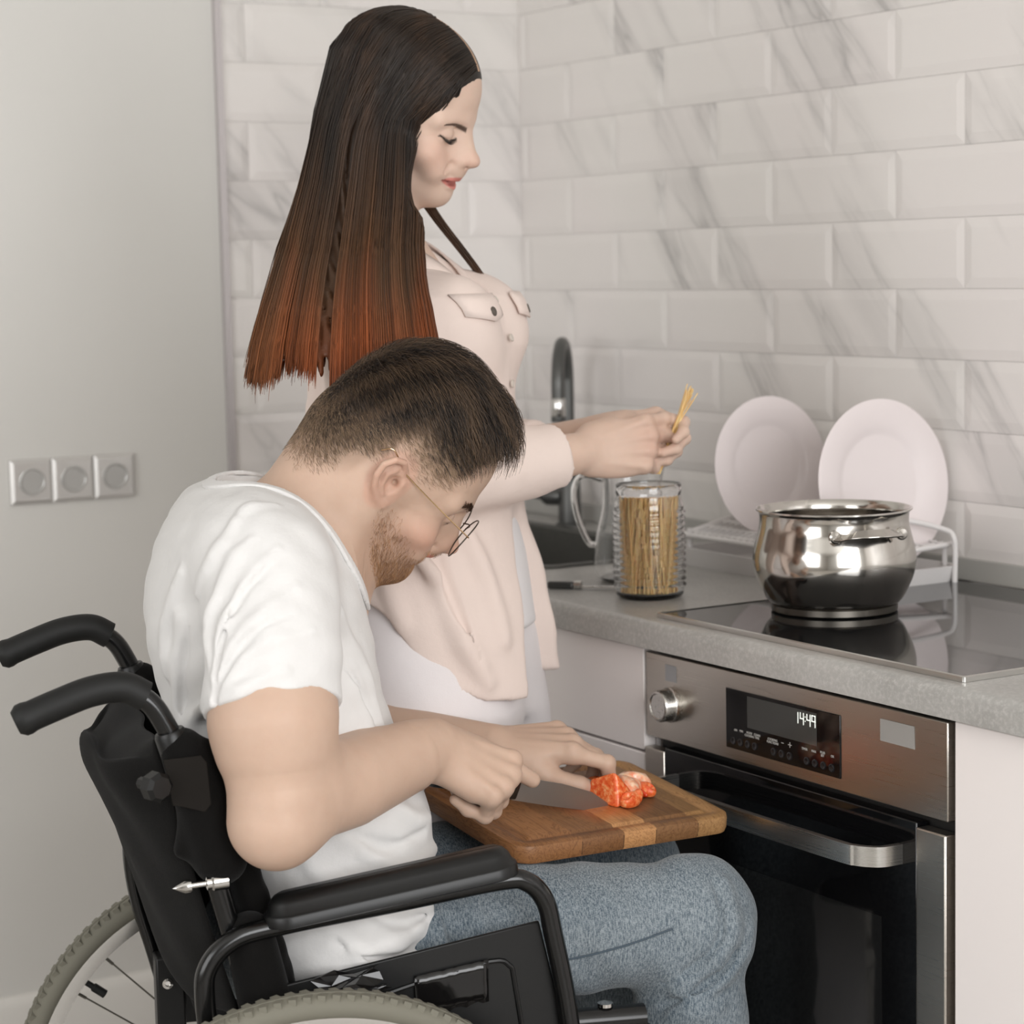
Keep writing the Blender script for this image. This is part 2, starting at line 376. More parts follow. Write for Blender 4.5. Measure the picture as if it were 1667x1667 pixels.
# brushed steel
def steel(name, col, r=.27, sc=(2, 60, 400), amt=.12, an=.3):
    m = mat(name, srgb(*col), r, 1); n = noise(m, coord(m, 'Object', sc), 4, 3); setc(m, ramp(m, n, [(.3, (r-amt*.4,)*3), (.7, (r+amt*.6,)*3)]), 'Roughness'); bump(m, n, .05, .0003)
    return m
M['ovsteel'] = steel('oven_steel', (186, 180, 172), .3, (2, 2, 260), .1)
M['chrome'] = mat('polished_steel', srgb(205, 203, 200), .12, 1)
M['satin'] = mat('satin_steel', srgb(198, 196, 192), .3, 1)
M['blackglass'] = mat('black_glass', srgb(12, 12, 13), .06, 0, .5)
ov = empty('built_in_oven', (1.5405, -.58, 0)); tag(ov, 'built-in steel oven with black glass door below the hob', 'oven')
X0, X1 = -.300, .304
MB().box((X0+.01, .018, .11), (X1-.01, .55, .85)).build('housing', M['dark'], ov, smooth=False)
MB().box((X0+.001, -.002, .737), (X1-.001, .016, .8535)).build('control_panel', M['ovsteel'], ov, bevel=.0015)
dd = MB().box((-.116, -.0035, .7525), (.114, -.0022, .831)).build('display', M['blackglass'], ov, bevel=.0006, ang=30)
MB().box((-.07, -.0039, .7855), (.07, -.0036, .8265)).build('screen', mat('screen', srgb(66, 66, 64), .1), dd, smooth=False)
M['lcd'] = mat('lcd_digit', srgb(235, 238, 230), .5); M['lcd'].node_tree.nodes['Principled BSDF'].inputs['Emission Color'].default_value = (.85, .88, .82, 1); M['lcd'].node_tree.nodes['Principled BSDF'].inputs['Emission Strength'].default_value = .6
seg = {'1': 'bc', '4': 'fgbc', '9': 'abcfgd', ':': ''}
def digits(txt, x, z, w, h, dep, m_):
    for ch in txt:
        if ch == ':':
            for q in (.3, .68): m_.box((x-.0006, dep-.0004, z+h*q), (x+.0006, dep, z+h*q+.0013))
            x += w*.55; continue
        t_ = .0012; S7 = {'a': (0, h, w, h), 'g': (0, h/2, w, h/2), 'd': (0, 0, w, 0), 'f': (0, h/2, 0, h), 'b': (w, h/2, w, h), 'c': (w, 0, w, h/2), 'e': (0, 0, 0, h/2)}
        if ch == '1': m_.box((x+w*.5-.0006, dep-.0004, z), (x+w*.5+.0006, dep, z+h)); x += w*1.25; continue
        for s_ in seg[ch]:
            if ch == '9' and s_ == 'd': continue
            a0, b0, a1, b1 = S7[s_]; m_.box((x+a0-t_/2, dep-.0004, z+b0-t_/2), (x+a1+t_/2, dep, z+b1+t_/2))
        x += w*1.55
    return m_
digits('14:49', .031, .8085, .0062, .014, -.0041, MB()).build('clock_digits', M['lcd'], dd, smooth=False)
def text(txt, size, loc, rot, m, parent, name='lettering', ext=.00015):
    cu = bpy.data.curves.new(name, 'FONT'); cu.body = txt; cu.size = size; cu.extrude = ext; cu.align_x = 'CENTER'; cu.align_y = 'CENTER'; cu.space_line = .9
    o = bpy.data.objects.new(name, cu); COL.objects.link(o); dg = bpy.context.evaluated_depsgraph_get(); me = bpy.data.meshes.new_from_object(o.evaluated_get(dg)); bpy.data.objects.remove(o)
    o = bpy.data.objects.new(name, me); COL.objects.link(o); me.materials.append(m); o.parent = parent; o.location = loc; o.rotation_euler = rot; return o
lt = mat('panel_print', srgb(190, 188, 182), .6)
RX = (PI/2, 0, 0)
for tx, x, z in (('ON', -.095, .778), ('MIN', -.083, .7785), ('MODE\nCOOKING', -.066, .777), ('CLEAN\nTIME', -.050, .777), ('COOKING\nFUNCTIONS', -.018, .7765), ('TIMER', .046, .778), ('MAX', .064, .778), ('PLUS\nSET', .081, .7775), ('OK', .1, .778)):
    text(tx, .0042, (x, -.0037, z), RX, lt, dd)
MB().box((-.0005, -.0039, .7775), (.0045, -.0036, .7783)).box((.0135, -.0039, .7775), (.0205, -.0036, .7783)).box((.0166, -.0039, .7745), (.0174, -.0036, .7813)).build('plus_minus_marks', lt, dd, smooth=False)
bm_ = mat('touch_button', srgb(26, 26, 28), .25)
for x in (-.1, -.085, -.07, -.055, -.016, 0, .016, .050, .066, .082, .098):
    MB().lathe([(.0052, 0), (.0052, .0006), (.004, .001), (.002, .0003), (0, .0002)], (x, -.0035, .7635), 20, rotm(PI/2, 0, 0)).build('button', bm_, dd)
kb = MB().lathe([(.024, 0), (.024, .006), (.0225, .007), (.0215, .009), (.0215, .022), (.020, .0245), (.0175, .0252), (.0165, .0238), (0, .0235)], (-.238, -.002, .789), 48, rotm(PI/2, 0, 0)).build('knob', steel('knob_steel', (196, 193, 188), .24, (60, 60, 60)), ov)
MB().box((-.252, -.0030, .820), (-.228, -.0022, .842)).build('sticker', mat('sticker_faded', srgb(150, 150, 152), .6), ov, smooth=False)
# grey patch of tape at the right, serrated edges
pts = [(.188, .813)]; nn = 14
for i in range(nn+1): pts.append((.188-(.0012 if i % 2 else 0), .813+.0265*i/nn))
pts += [(.2465, .8395), (.2475, .8125)]
MB().prism(pts[1:], .0022, .0030, M=lambda p: A(p[0], -p[2], p[1])).build('tape_patch', mat('tape_grey', srgb(150, 147, 143), .5), ov, smooth=False)
d_ = empty('door'); d_.parent = ov
MB().box((X0+.046, -.004, .13), (X1-.052, .014, .727)).build('glass', M['blackglass'], d_, bevel=.0015)
for a, b in ((X0+.001, X0+.045), (X1-.051, X1-.001)): MB().box((a, -.006, .13), (b, .014, .722)).build('side_strip', M['ovsteel'], d_, bevel=.002)
MB().box((-.19, -.0046, .18), (.19, -.0041, .60)).build('window_pane', mat('oven_window', srgb(26, 26, 26), .05), d_, smooth=False)
hp = [(-.226, -.003), (-.226, -.028), (-.221, -.042), (-.205, -.050), (-.17, -.054), (0, -.056), (.17, -.054), (.198, -.050), (.214, -.040), (.222, -.028), (.224, -.003)]
hm = MB(); P3 = cr([A(x, y, .684) for x, y in hp], 6)
vv = []
for i, p in enumerate(P3):
    tt = P3[min(i+1, len(P3)-1)]-P3[max(i-1, 0)]; tt /= np.linalg.norm(tt); nrm = A(tt[1], -tt[0], 0)
    for dx, dz in ((-.004, -.012), (.004, -.012), (.004, .012), (-.004, .012)): vv.append(p+nrm*dx+A(0, 0, dz))
n_ = len(P3); hm.add(vv, [(i*4+k, i*4+(k+1) % 4, i*4+4+(k+1) % 4, i*4+4+k) for i in range(n_-1) for k in range(4)]+[(0, 1, 2, 3), (n_*4-1, n_*4-2, n_*4-3, n_*4-4)])
hm.build('handle', steel('handle_steel', (200, 198, 194), .28, (2, 2, 260), .06), d_, bevel=.0022, seg=3)
# hob
hb = empty('induction_hob', (1.5545, -.305, .9)); tag(hb, 'black glass induction hob with thin steel edge set in the worktop', 'hob')
MB().prism(rrect(-.3, -.2625, .3, .2625, .004), .0004, .006).build('glass', mat('hob_glass', srgb(24, 24, 25), .03, 0, .45), hb, bevel=.001)
fr = MB()
o_ = rrect(-.3035, -.266, .3035, .266, .004); i_ = rrect(-.3, -.2625, .3, .2625, .004); n_ = len(o_)
v = [(x, y, .0003) for x, y in o_]+[(x, y, .0064) for x, y in o_]+[(x, y, .0072) for x, y in i_]+[(x, y, .0003) for x, y in i_]
fr.add(v, [(s*n_+k, s*n_+(k+1) % n_, ((s+1) % 4)*n_+(k+1) % n_, ((s+1) % 4)*n_+k) for s in range(4) for k in range(n_)]); fr.build('edge_trim', M['satin'], hb, ang=30)
# ================================================================== ON THE WORKTOP
M['plastic'] = mat('white_plastic', srgb(226, 222, 220), .35)
M['china'] = mat('white_china', srgb(232, 222, 221), .18)
M['glass'] = mat('clear_glass', (1, 1, 1, 1), .0, 0, .5, Transmission_Weight=1., IOR=1.45)
M['tapdark'] = mat('gunmetal', srgb(92, 92, 90), .38, .6)
M['sink'] = mat('dark_granite', srgb(62, 62, 58), .5)
nk = noise(M['sink'], coord(M['sink']), 300, 2); setc(M['sink'], mixc(M['sink'], nk, srgb(48, 48, 45), srgb(84, 83, 78)))
# worktop hole for the sink
bpy.data.objects.remove(w)
wt = MB(); hx0, hx1, hy0, hy1 = .10, .735, -.425, -.115
wt.prism(prof, hx1, 4.4, M=lambda p: A(p[2], p[0], p[1])); wt.prism(prof, .001, hx0, M=lambda p: A(p[2], p[0], p[1]))
fp = [q for q in prof if q[0] <= -.58]+[(hy0, .9), (hy0, .8625)]
wt.prism(fp, hx0, hx1, M=lambda p: A(p[2], p[0], p[1])); wt.box((hx0, hy1, .8625), (hx1, -.001, .9))
w = wt.build('worktop', M['stone'], ang=40); tag(w, 'grey stone worktop running along the tiled wall under hob and sink', 'worktop')
sk = empty('kitchen_sink', ((hx0+hx1)/2, (hy0+hy1)/2, .9)); tag(sk, 'dark granite sink set in the worktop below the tap', 'sink')
a, b = (hx1-hx0)/2, (hy1-hy0)/2; v = []; n_ = 0
for e, z, r in ((.012, .001, .03), (.010, .004, .03), (-.006, .004, .025), (-.010, .0, .025), (-.014, -.12, .03), (-.03, -.15, .04)):
    q = rrect(-a-e, -b-e, a+e, b+e, r); n_ = len(q); v += [(x, y, z) for x, y in q]
MB().add(v, [(s_*n_+k, s_*n_+(k+1) % n_, s_*n_+n_+(k+1) % n_, s_*n_+n_+k) for s_ in range(5) for k in range(n_)]+[tuple(range(5*n_, 6*n_))]).build('basin', M['sink'], sk, ang=40)
MB().lathe([(.035, -.1495), (.035, -.1475), (.028, -.147), (0, -.149)], (0, 0, 0), 24).build('drain', M['satin'], sk)
# tap
tp = empty('kitchen_tap', (.262, -.072, .9)); tag(tp, 'dark grey gooseneck kitchen tap behind the sink', 'tap')
MB().lathe([(.027, .0), (.027, .004), (.0215, .008), (.0205, .085), (.017, .092), (.0145, .1), (0, .1)], n=32).build('body', M['tapdark'], tp)
dx, dy = .77*.075, -.63*.075
arc = [A(0, 0, .09), A(0, 0, .18), A(0, 0, .262)]+[A(dx*(1-math.cos(t))/1, dy*(1-math.cos(t)), .262+.078*math.sin(t)) for t in np.linspace(.25, PI-.12, 12)]+[A(dx*2, dy*2, .245)]
MB().tube(cr(arc, 4), .0118, 16).build('spout', M['tapdark'], tp)
MB().lathe([(.0122, .212), (.0135, .214), (.0135, .243), (.0122, .245)], (dx*2, dy*2, 0), 20).build('aerator_ring', M['chrome'], tp)
MB().lathe([(.0124, .203), (.0132, .205), (.0132, .213), (0, .213)], (dx*2, dy*2, 0), 20).build('nozzle', M['tapdark'], tp)
MB().tube([A(-.01, -.012, .055), A(-.03, -.03, .055), A(-.036, -.036, .055)], [.017, .017, .012], 16).tube([A(-.034, -.034, .056), A(-.062, -.062, .062), A(-.1, -.1, .075)], [.009, .007, .006], 12).build('lever', M['tapdark'], tp)
# plates and dish rack
rk = empty('dish_rack', (1.055, -.14, .9)); tag(rk, 'white plastic dish drying rack holding two plates behind the pot', 'dish rack')
tr = MB(); hx, hy = .232, .098
q0 = rrect(-hx+.01, -hy+.01, hx-.01, hy-.01, .02); q1 = rrect(-hx, -hy, hx, hy, .025); q2 = rrect(-hx+.006, -hy+.006, hx-.006, hy-.006, .02); q3 = rrect(-hx+.016, -hy+.016, hx-.016, hy-.016, .015); n_ = len(q0)
v = [(x, y, .0) for x, y in q0]+[(x, y, .03) for x, y in q1]+[(x, y, .03) for x, y in q2]+[(x, y, .006) for x, y in q3]
tr.add(v, [tuple(range(n_-1, -1, -1)), tuple(range(3*n_, 4*n_))]+[(s_*n_+k, s_*n_+(k+1) % n_, s_*n_+n_+(k+1) % n_, s_*n_+n_+k) for s_ in range(3) for k in range(n_)])
tr.build('drip_tray', M['plastic'], rk, ang=35)
bk = MB()   # grid basket: rails, rim and slanted lattice
zt = .088
for (x0, y0, z0), (x1, y1, z1) in (((-hx+.02, -hy+.006, .05), (hx-.02, -hy+.006, .05)), ((-hx+.02, hy-.006, zt), (hx-.1, hy-.006, zt)), ((-hx+.02, -hy+.006, .05), (-hx+.02, hy-.006, zt)), ((hx-.02, -hy+.006, .05), (hx-.02, hy-.006, .06))):
    bk.tube([(x0, y0, z0), (x1, y1, z1)], .004, 8)
for i in range(27):
    x = -hx+.028+i*(2*hx-.056)/26; bk.tube([(x, -hy+.006, .05), (x+.004, hy-.006, zt if i < 16 else .06)], .0022, 6)
for j in range(6):
    s_ = (j+.5)/6; y = -hy+.006+s_*(2*hy-.012); z = .05+s_*(zt-.05); bk.box((-hx+.02, y-.006, z-.0015), (-.02, y+.006, z+.0015)); bk.tube([(-.02, y, z-.002), (hx-.02, y, .05+s_*.01)], .0022, 6)
for sx in (-hx+.03, hx-.03):
    for sy in (-hy+.012, hy-.012): bk.tube([(sx, sy, .004), (sx, sy, .06)], .004, 8)
bk.build('basket', M['plastic'], rk)
e0 = cr([A(hx+.0, .078, .004), A(hx+.001, .078, .05), A(hx, .076, .072), A(hx-.012, .07, .083), A(hx-.05, .03, .096), A(hx-.07, -.02, .098), A(hx-.06, -.075, .08), A(hx-.05, -.09, .05), A(hx-.05, -.09, .02)], 6)
MB().tube(e0, .0042, 10).build('end_loop', M['plastic'], rk)
pr = [(0, .0), (.45, .0), (.455, -.03), (.5, -.03), (.52, 0), (.60, .012), (.66, .035), (.70, .05), (1., .105), (1.005, .118), (.99, .122), (.70, .068), (.64, .052), (.60, .03), (.56, .024), (0, .022)]
def plate(c, r, tilt, label, yawz=0):
    R = rotm(0, PI/2-tilt, 0); R = rotm(0, 0, yawz)@R
    o = MB().lathe([(x*r, (z-.0)*r*.9) for x, z in pr], n=72, R=R).build('dinner_plate', M['china'], ang=50); o.location = c; tag(o, label, 'plate', 'plates in the dish rack'); return o
pl = plate((1.210, -.14, 1.052), .1225, .12, 'larger white dinner plate standing at the right in the dish rack')
pl2 = plate((.943, -.14, 1.060), .1085, .10, 'smaller white plate with a little grey sticker, left in the rack')
st = MB().box((-.0075, -.008, 0), (.0075, .008, .0005)).build('sticker', mat('grey_sticker', srgb(150, 148, 144), .5), pl2, smooth=False)
st.rotation_euler = (0, PI/2-.10, 0); st.location = (.0029, .018, -.018)
# stainless pot
pt = empty('cooking_pot', (1.38, -.365, .907)); tag(pt, 'open stainless steel cooking pot with strap handles standing on the hob', 'pot')
M['pot'] = mat('pot_steel', srgb(200, 196, 190), .13, 1); npt = noise(M['pot'], coord(M['pot'], 'Object', (3, 3, 200)), 3, 3); bump(M['pot'], npt, .04, .0003)
body = [(0, .0), (.082, .0), (.0845, .002), (.0845, .010), (.088, .0125), (.094, .020), (.102, .036), (.108, .052), (.1105, .068), (.109, .084), (.105, .1), (.1015, .114), (.1005, .126), (.1015, .134), (.1055, .1375), (.1055, .1395), (.1035, .1395), (.0995, .134), (.0988, .126), (.100, .112), (.1035, .098), (.1075, .082), (.109, .068), (.1065, .052), (.100, .036), (.092, .021), (.086, .013), (0, .011)]
MB().lathe([(0, -.0002), (.0835, -.0002), (.0855, .0015), (.0855, .0095), (.082, .0115)], n=96).build('base_disc', mat('base_steel_shaded', srgb(96, 92, 86), .35, 1), pt, ang=40)  # darker steel: the shadow at the pot's foot is put into its colour
pp = cr([A(r, z, 0) for r, z in body[4:14]], 4); body = [(0, .009), (.080, .009), (.084, .0105)]+[(p[0], p[1]) for p in pp]+body[14:]
MB().lathe(body, n=96).build('body', M['pot'], pt, ang=40)
for sgn in (1, -1):
    az = math.radians(-14) if sgn > 0 else math.radians(166)
    R = rotm(0, 0, az); h = MB(); vv = []
    PP = cr([A(.1035, -.046, .112), A(.112, -.040, .1115), A(.128, -.030, .116), A(.139, -.012, .118), A(.140, .012, .118), A(.128, .030, .116), A(.112, .040, .1115), A(.1035, .046, .112)], 5)
    for i, p in enumerate(PP):
        wd_ = .0085; th = .0017; rad = A(p[0], p[1]*.6, 0); rad /= np.linalg.norm(rad); nn_ = A(0, 0, 1)*.85+rad*.5; nn_ /= np.linalg.norm(nn_); ww = np.cross(nn_, PP[min(i+1, len(PP)-1)]-PP[max(i-1, 0)]); ww /= np.linalg.norm(ww)
        for a_, b_ in ((-wd_, -th), (wd_, -th), (wd_, th), (-wd_, th)): vv.append(R@(p+ww*a_+nn_*b_))
    n_ = len(PP); h.add(vv, [(i*4+k, i*4+(k+1) % 4, i*4+4+(k+1) % 4, i*4+4+k) for i in range(n_-1) for k in range(4)]+[(3, 2, 1, 0), (n_*4-4, n_*4-3, n_*4-2, n_*4-1)])
    ho = h.build('handle', M['pot'], pt, bevel=.0008)
    for sy in (-1, 1):
        c_ = R@A(.1035, sy*.048, .112); Rr = R@rotm(0, PI/2, 0)
        MB().lathe([(.0085, -.002), (.0085, .0022), (.0065, .004), (0, .0046)], n=20, R=Rr).build('rivet', M['pot'], ho, loc=c_)
# glass storage jar with spaghetti
jr = empty('storage_jar', (1.092, -.470, .9)); tag(jr, 'open ribbed glass storage jar full of dry spaghetti beside the hob', 'jar')
outer = [(0, .0), (.040, .0), (.046, .0025), (.0495, .007)]
for i in range(13):
    z = .016+i*.0088; outer += [(.0503, z), (.0528, z+.0022), (.0528, z+.0046), (.0503, z+.0066)]
outer += [(.0500, .133), (.0480, .142), (.0462, .147), (.0462, .151), (.0472, .1525), (.0472, .1635), (.0462, .1655)]
inner = [(.0440, .1655), (.0440, .147), (.0462, .139), (.0482, .131), (.0488, .012), (.045, .0075), (0, .0065)]
MB().lathe(outer+inner, n=72).build('glass_body', M['glass'], jr, ang=60)
def pasta(n, rad, L, z0, seedv, lean=.03, r=.00095):
    g = np.random.default_rng(seedv); P = []
    for i in range(n):
        a = g.uniform(0, 2*PI); q = rad*math.sqrt(g.uniform(0, 1)); a2 = a+g.normal(0, .5); l = L*g.uniform(.93, 1.02); q2 = min(rad, abs(q+g.normal(0, lean*.35)))
        p0 = A(q*math.cos(a), q*math.sin(a), z0+g.uniform(0, .002)); p1 = A(q2*math.cos(a2), q2*math.sin(a2), z0+l); P.append([p0, p1])
    return strands(np.array(P), r, 5)
M['pasta'] = mat('dry_spaghetti', srgb(226, 176, 104), .42, 0, .5, Subsurface_Weight=.15, Subsurface_Scale=.003)
nsp = noise(M['pasta'], coord(M['pasta'], 'Object', (90, 90, 3)), 3, 2); setc(M['pasta'], ramp(M['pasta'], nsp, [(.3, srgb(236, 188, 118)), (.7, srgb(250, 220, 164))]))
V_, F_ = pasta(420, .042, .140, .0085, 5)
o = mkmesh('spaghetti', V_, F_, M['pasta']); o.location = (1.092, -.470, .9); tag(o, 'dry spaghetti standing in the ribbed glass jar', 'pasta', kind='stuff')
# glass jug behind
jg = empty('glass_jug', (.93, -.388, .9)); tag(jg, 'clear glass jug with handle standing behind the spaghetti jar', 'jug')
og = cr([A(.045, 0, 0), A(.058, .012, 0), (.061, .035, 0), A(.055, .075, 0), A(.047, .11, 0), A(.046, .15, 0), A(.050, .172, 0)], 5)
og = [(0, 0)]+[(p[0], p[1]) for p in og]; ig = [(r-.0025, max(z, .006)) for r, z in og[::-1]]; ig[-1] = (0, .006)
MB().lathe(og+ig, n=56).build('glass_body', M['glass'], jg, ang=60)
hd = A(-.52, -.854, 0)
MB().tube(cr([hd*.046+A(0, 0, .155), hd*.075+A(0, 0, .162), hd*.088+A(0, 0, .14), hd*.084+A(0, 0, .10), hd*.068+A(0, 0, .06), hd*.056+A(0, 0, .055)], 6), .0048, 10).build('handle', M['glass'], jg)
# paring knife on worktop
kn = empty('paring_knife', (.965, -.505, .9), math.radians(43)); tag(kn, 'small dark paring knife lying on the worktop by the jar', 'knife')
MB().box((-.052, -.0055, .0006), (-.012, .0055, .0115)).build('handle', mat('black_handle', srgb(40, 40, 38), .4), kn, bevel=.003, seg=3)
MB().lathe([(.0055, 0), (.0068, .001), (.0068, .011), (.0055, .012), (0, .012)], (-.012, 0, .0068), 20, rotm(0, PI/2, 0)).build('bolster', M['chrome'], kn)
MB().prism([(0, -.007), (.07, -.006), (.088, .001), (.07, .0065), (0, .0065)], .004, .0055).build('blade', M['chrome'], kn, bevel=.0004)
# ================================================================== WHEELCHAIR (x forward, y left, z up in its own frame)
ORG, ANG = (1.3137, -1.3405, 0), 1.28920
M['rubber'] = mat('black_rubber', srgb(20, 20, 19), .6, 0, .35); bump(M['rubber'], noise(M['rubber'], coord(M['rubber']), 900, 2), .2, .0004)
M['bframe'] = mat('black_frame', srgb(12, 12, 12), .2, 0, .5)
M['bplast'] = mat('black_plastic', srgb(14, 14, 14), .38, 0, .4)
M['nylon'] = mat('black_nylon', srgb(15, 14, 13), .9, 0, .1, Sheen_Weight=.05)
bump(M['nylon'], noise(M['nylon'], coord(M['nylon']), 700, 3), .5, .001)
M['tyre'] = mat('grey_tyre', srgb(112, 109, 97), .75); M['rim'] = mat('alloy_rim', srgb(200, 197, 192), .25, .9)
wc = empty('wheelchair', ORG, ANG); tag(wc, 'black wheelchair with padded armrest and grey tyres that the man sits in', 'wheelchair')
for sd, v0, gl in ((-1, -.215, 1), (1, .212, 0)):
    q = lambda u, z: A(u, v0, z)
    tb = MB().tube(cr([q(.135, .30), q(.105, .52), q(.075, .62), q(.04, .76), q(.012, .868), q(-.002, .905), q(-.018, .928), q(-.045, .942), q(-.075, .940)], 6), .0118, 16).build('back_post', M['bframe'], wc)
    gp = cr([q(-.0195, .9325), q(-.042, .944), q(-.075, .942), q(-.11, .931), q(-.150, .916)], 7)
    rr = [.0165]*len(gp); rr[-1] = .0175; rr[-2] = .0178
    MB().tube(gp+[q(-.156, .9135)], rr+[.0125], 18).build('push_handle_grip', M['rubber'], tb, ang=50)
    MB().lathe([(.0135, -.012), (.0175, -.012), (.0175, .010), (.0155, .014), (.0125, .014)], q(.008, .880), 24, rotm(0, -.28, 0)).build('collar', M['bplast'], tb)
    if sd < 0:
        kb_ = MB().lathe([(0, -.016), (.012, -.016), (.0165, -.012), (.0165, .001), (.011, .003), (.007, .010), (.007, .022), (0, .022)], q(-.018, .842)+A(0, -.032, 0), 8, rotm(-PI/2, 0, .5)).build('clamp_knob', M['bplast'], tb, ang=25)
        bl = MB().lathe([(0, -.026), (.0072, -.013), (.0072, -.006), (.0038, -.005), (.0038, .010), (.0078, .011), (.0078, .016), (.0098, .018), (.0098, .034), (.006, .036)], q(.025, .727)+A(0, -.018, 0), 20, rotm(0, PI/2-.05, .06)).build('pointed_bolt', M['chrome'], tb)
# back sling: folded black nylon hanging behind
sv = []; nu, nv = 25, 22
zz = [.885, .862, .845, .82, .78, .73, .67, .62, .585, .56]; bl_ = [.0, -.055, -.070, -.068, -.050, -.032, -.012, .002, .012, .03]
for i in range(nv):
    z = np.interp(i/(nv-1), np.linspace(0, 1, len(zz)), zz); b_ = np.interp(i/(nv-1), np.linspace(0, 1, len(zz)), bl_)
    post = .012+(.868-z)*.255
    for j in range(nu):
        s_ = -1+2*j/(nu-1); w_ = (1-abs(s_)**2.4); y = s_*.205
        zs = z-(.022*w_ if i < 4 else 0)+.006*math.sin(7*s_+i*.4)*(i > 2)
        sv.append((post-.018+(b_-post+.018)*w_+.004*math.sin(9*s_+i*.7)*w_, y, zs))
sf = [(i*nu+j, i*nu+j+1, (i+1)*nu+j+1, (i+1)*nu+j) for i in range(nv-1) for j in range(nu-1)]
sl = mkmesh('back_sling', sv, sf, M['nylon'], wc); md = sl.modifiers.new('s', 'SOLIDIFY'); md.thickness = .006; md.offset = 0
sb = sl.modifiers.new('b', 'SUBSURF'); sb.levels = sb.render_levels = 1
# sleeves of the upholstery wrapped round the posts, back cushion
def post_u(z): return .012+(.868-z)*.255
for v0 in (-.215, .212):
    sv = S().chain([A(post_u(.872)+.006, v0, .872), A(post_u(.75)+.012, v0, .75)], [.024, .030], .01)
    sv.box((post_u(.80)+.018, v0+(.01 if v0 < 0 else -.01), .81), (.028, .012, .066), .008, rotm(0, -.26, 0).T, k=.015)
    V_, F_ = sv.mesh((-.06, v0-.06, .62), (.2, v0+.06, .92), .004); mkmesh('post_sleeve', V_, F_, M['nylon'], wc)
    sv = S().chain([A(post_u(.66)+.018, v0, .66), A(post_u(.5)+.012, v0, .48)], [.027, .034], .01)
    V_, F_ = sv.mesh((-.06, v0-.06, .42), (.2, v0+.06, .72), .004); mkmesh('post_sleeve', V_, F_, M['nylon'], wc)
sv = S().chain([A(.058, -.17, .83), A(.085, -.185, .72), A(.115, -.185, .60), A(.13, -.185, .50)], [.014, .018, .021, .02], .01)
sv.chain([A(.058, .17, .83), A(.085, .185, .72), A(.115, .185, .60), A(.13, .185, .50)], [.014, .018, .021, .02], .01)
for z_ in np.linspace(.83, .5, 12):
    t_ = (.83-z_)/.33; sv.cone(A(.045+.075*t_, -.16, z_), A(.045+.075*t_, .16, z_), .012, .012, .02)
V_, F_ = sv.mesh((.0, -.22, .46), (.18, .22, .86), .004, disp=lambda p: .0012*np.sin(p[..., 2]*160)*np.sin(p[..., 1]*90+p[..., 0]*200))
mkmesh('back_cushion', V_, F_, M['nylon'], wc)
# leather flap by the knob
fl = MB().prism([(-.012, .0), (.028, .002), (.034, -.006), (.037, -.052), (.030, -.06), (.006, -.052), (-.004, -.05)], 0, .0022, M=lambda p: A(post_u(.868)-.006+p[0], -.2415-p[2], .868+p[1])).build('leather_flap', mat('worn_leather', srgb(26, 23, 20), .8, 0, .15), wc, bevel=.0008)
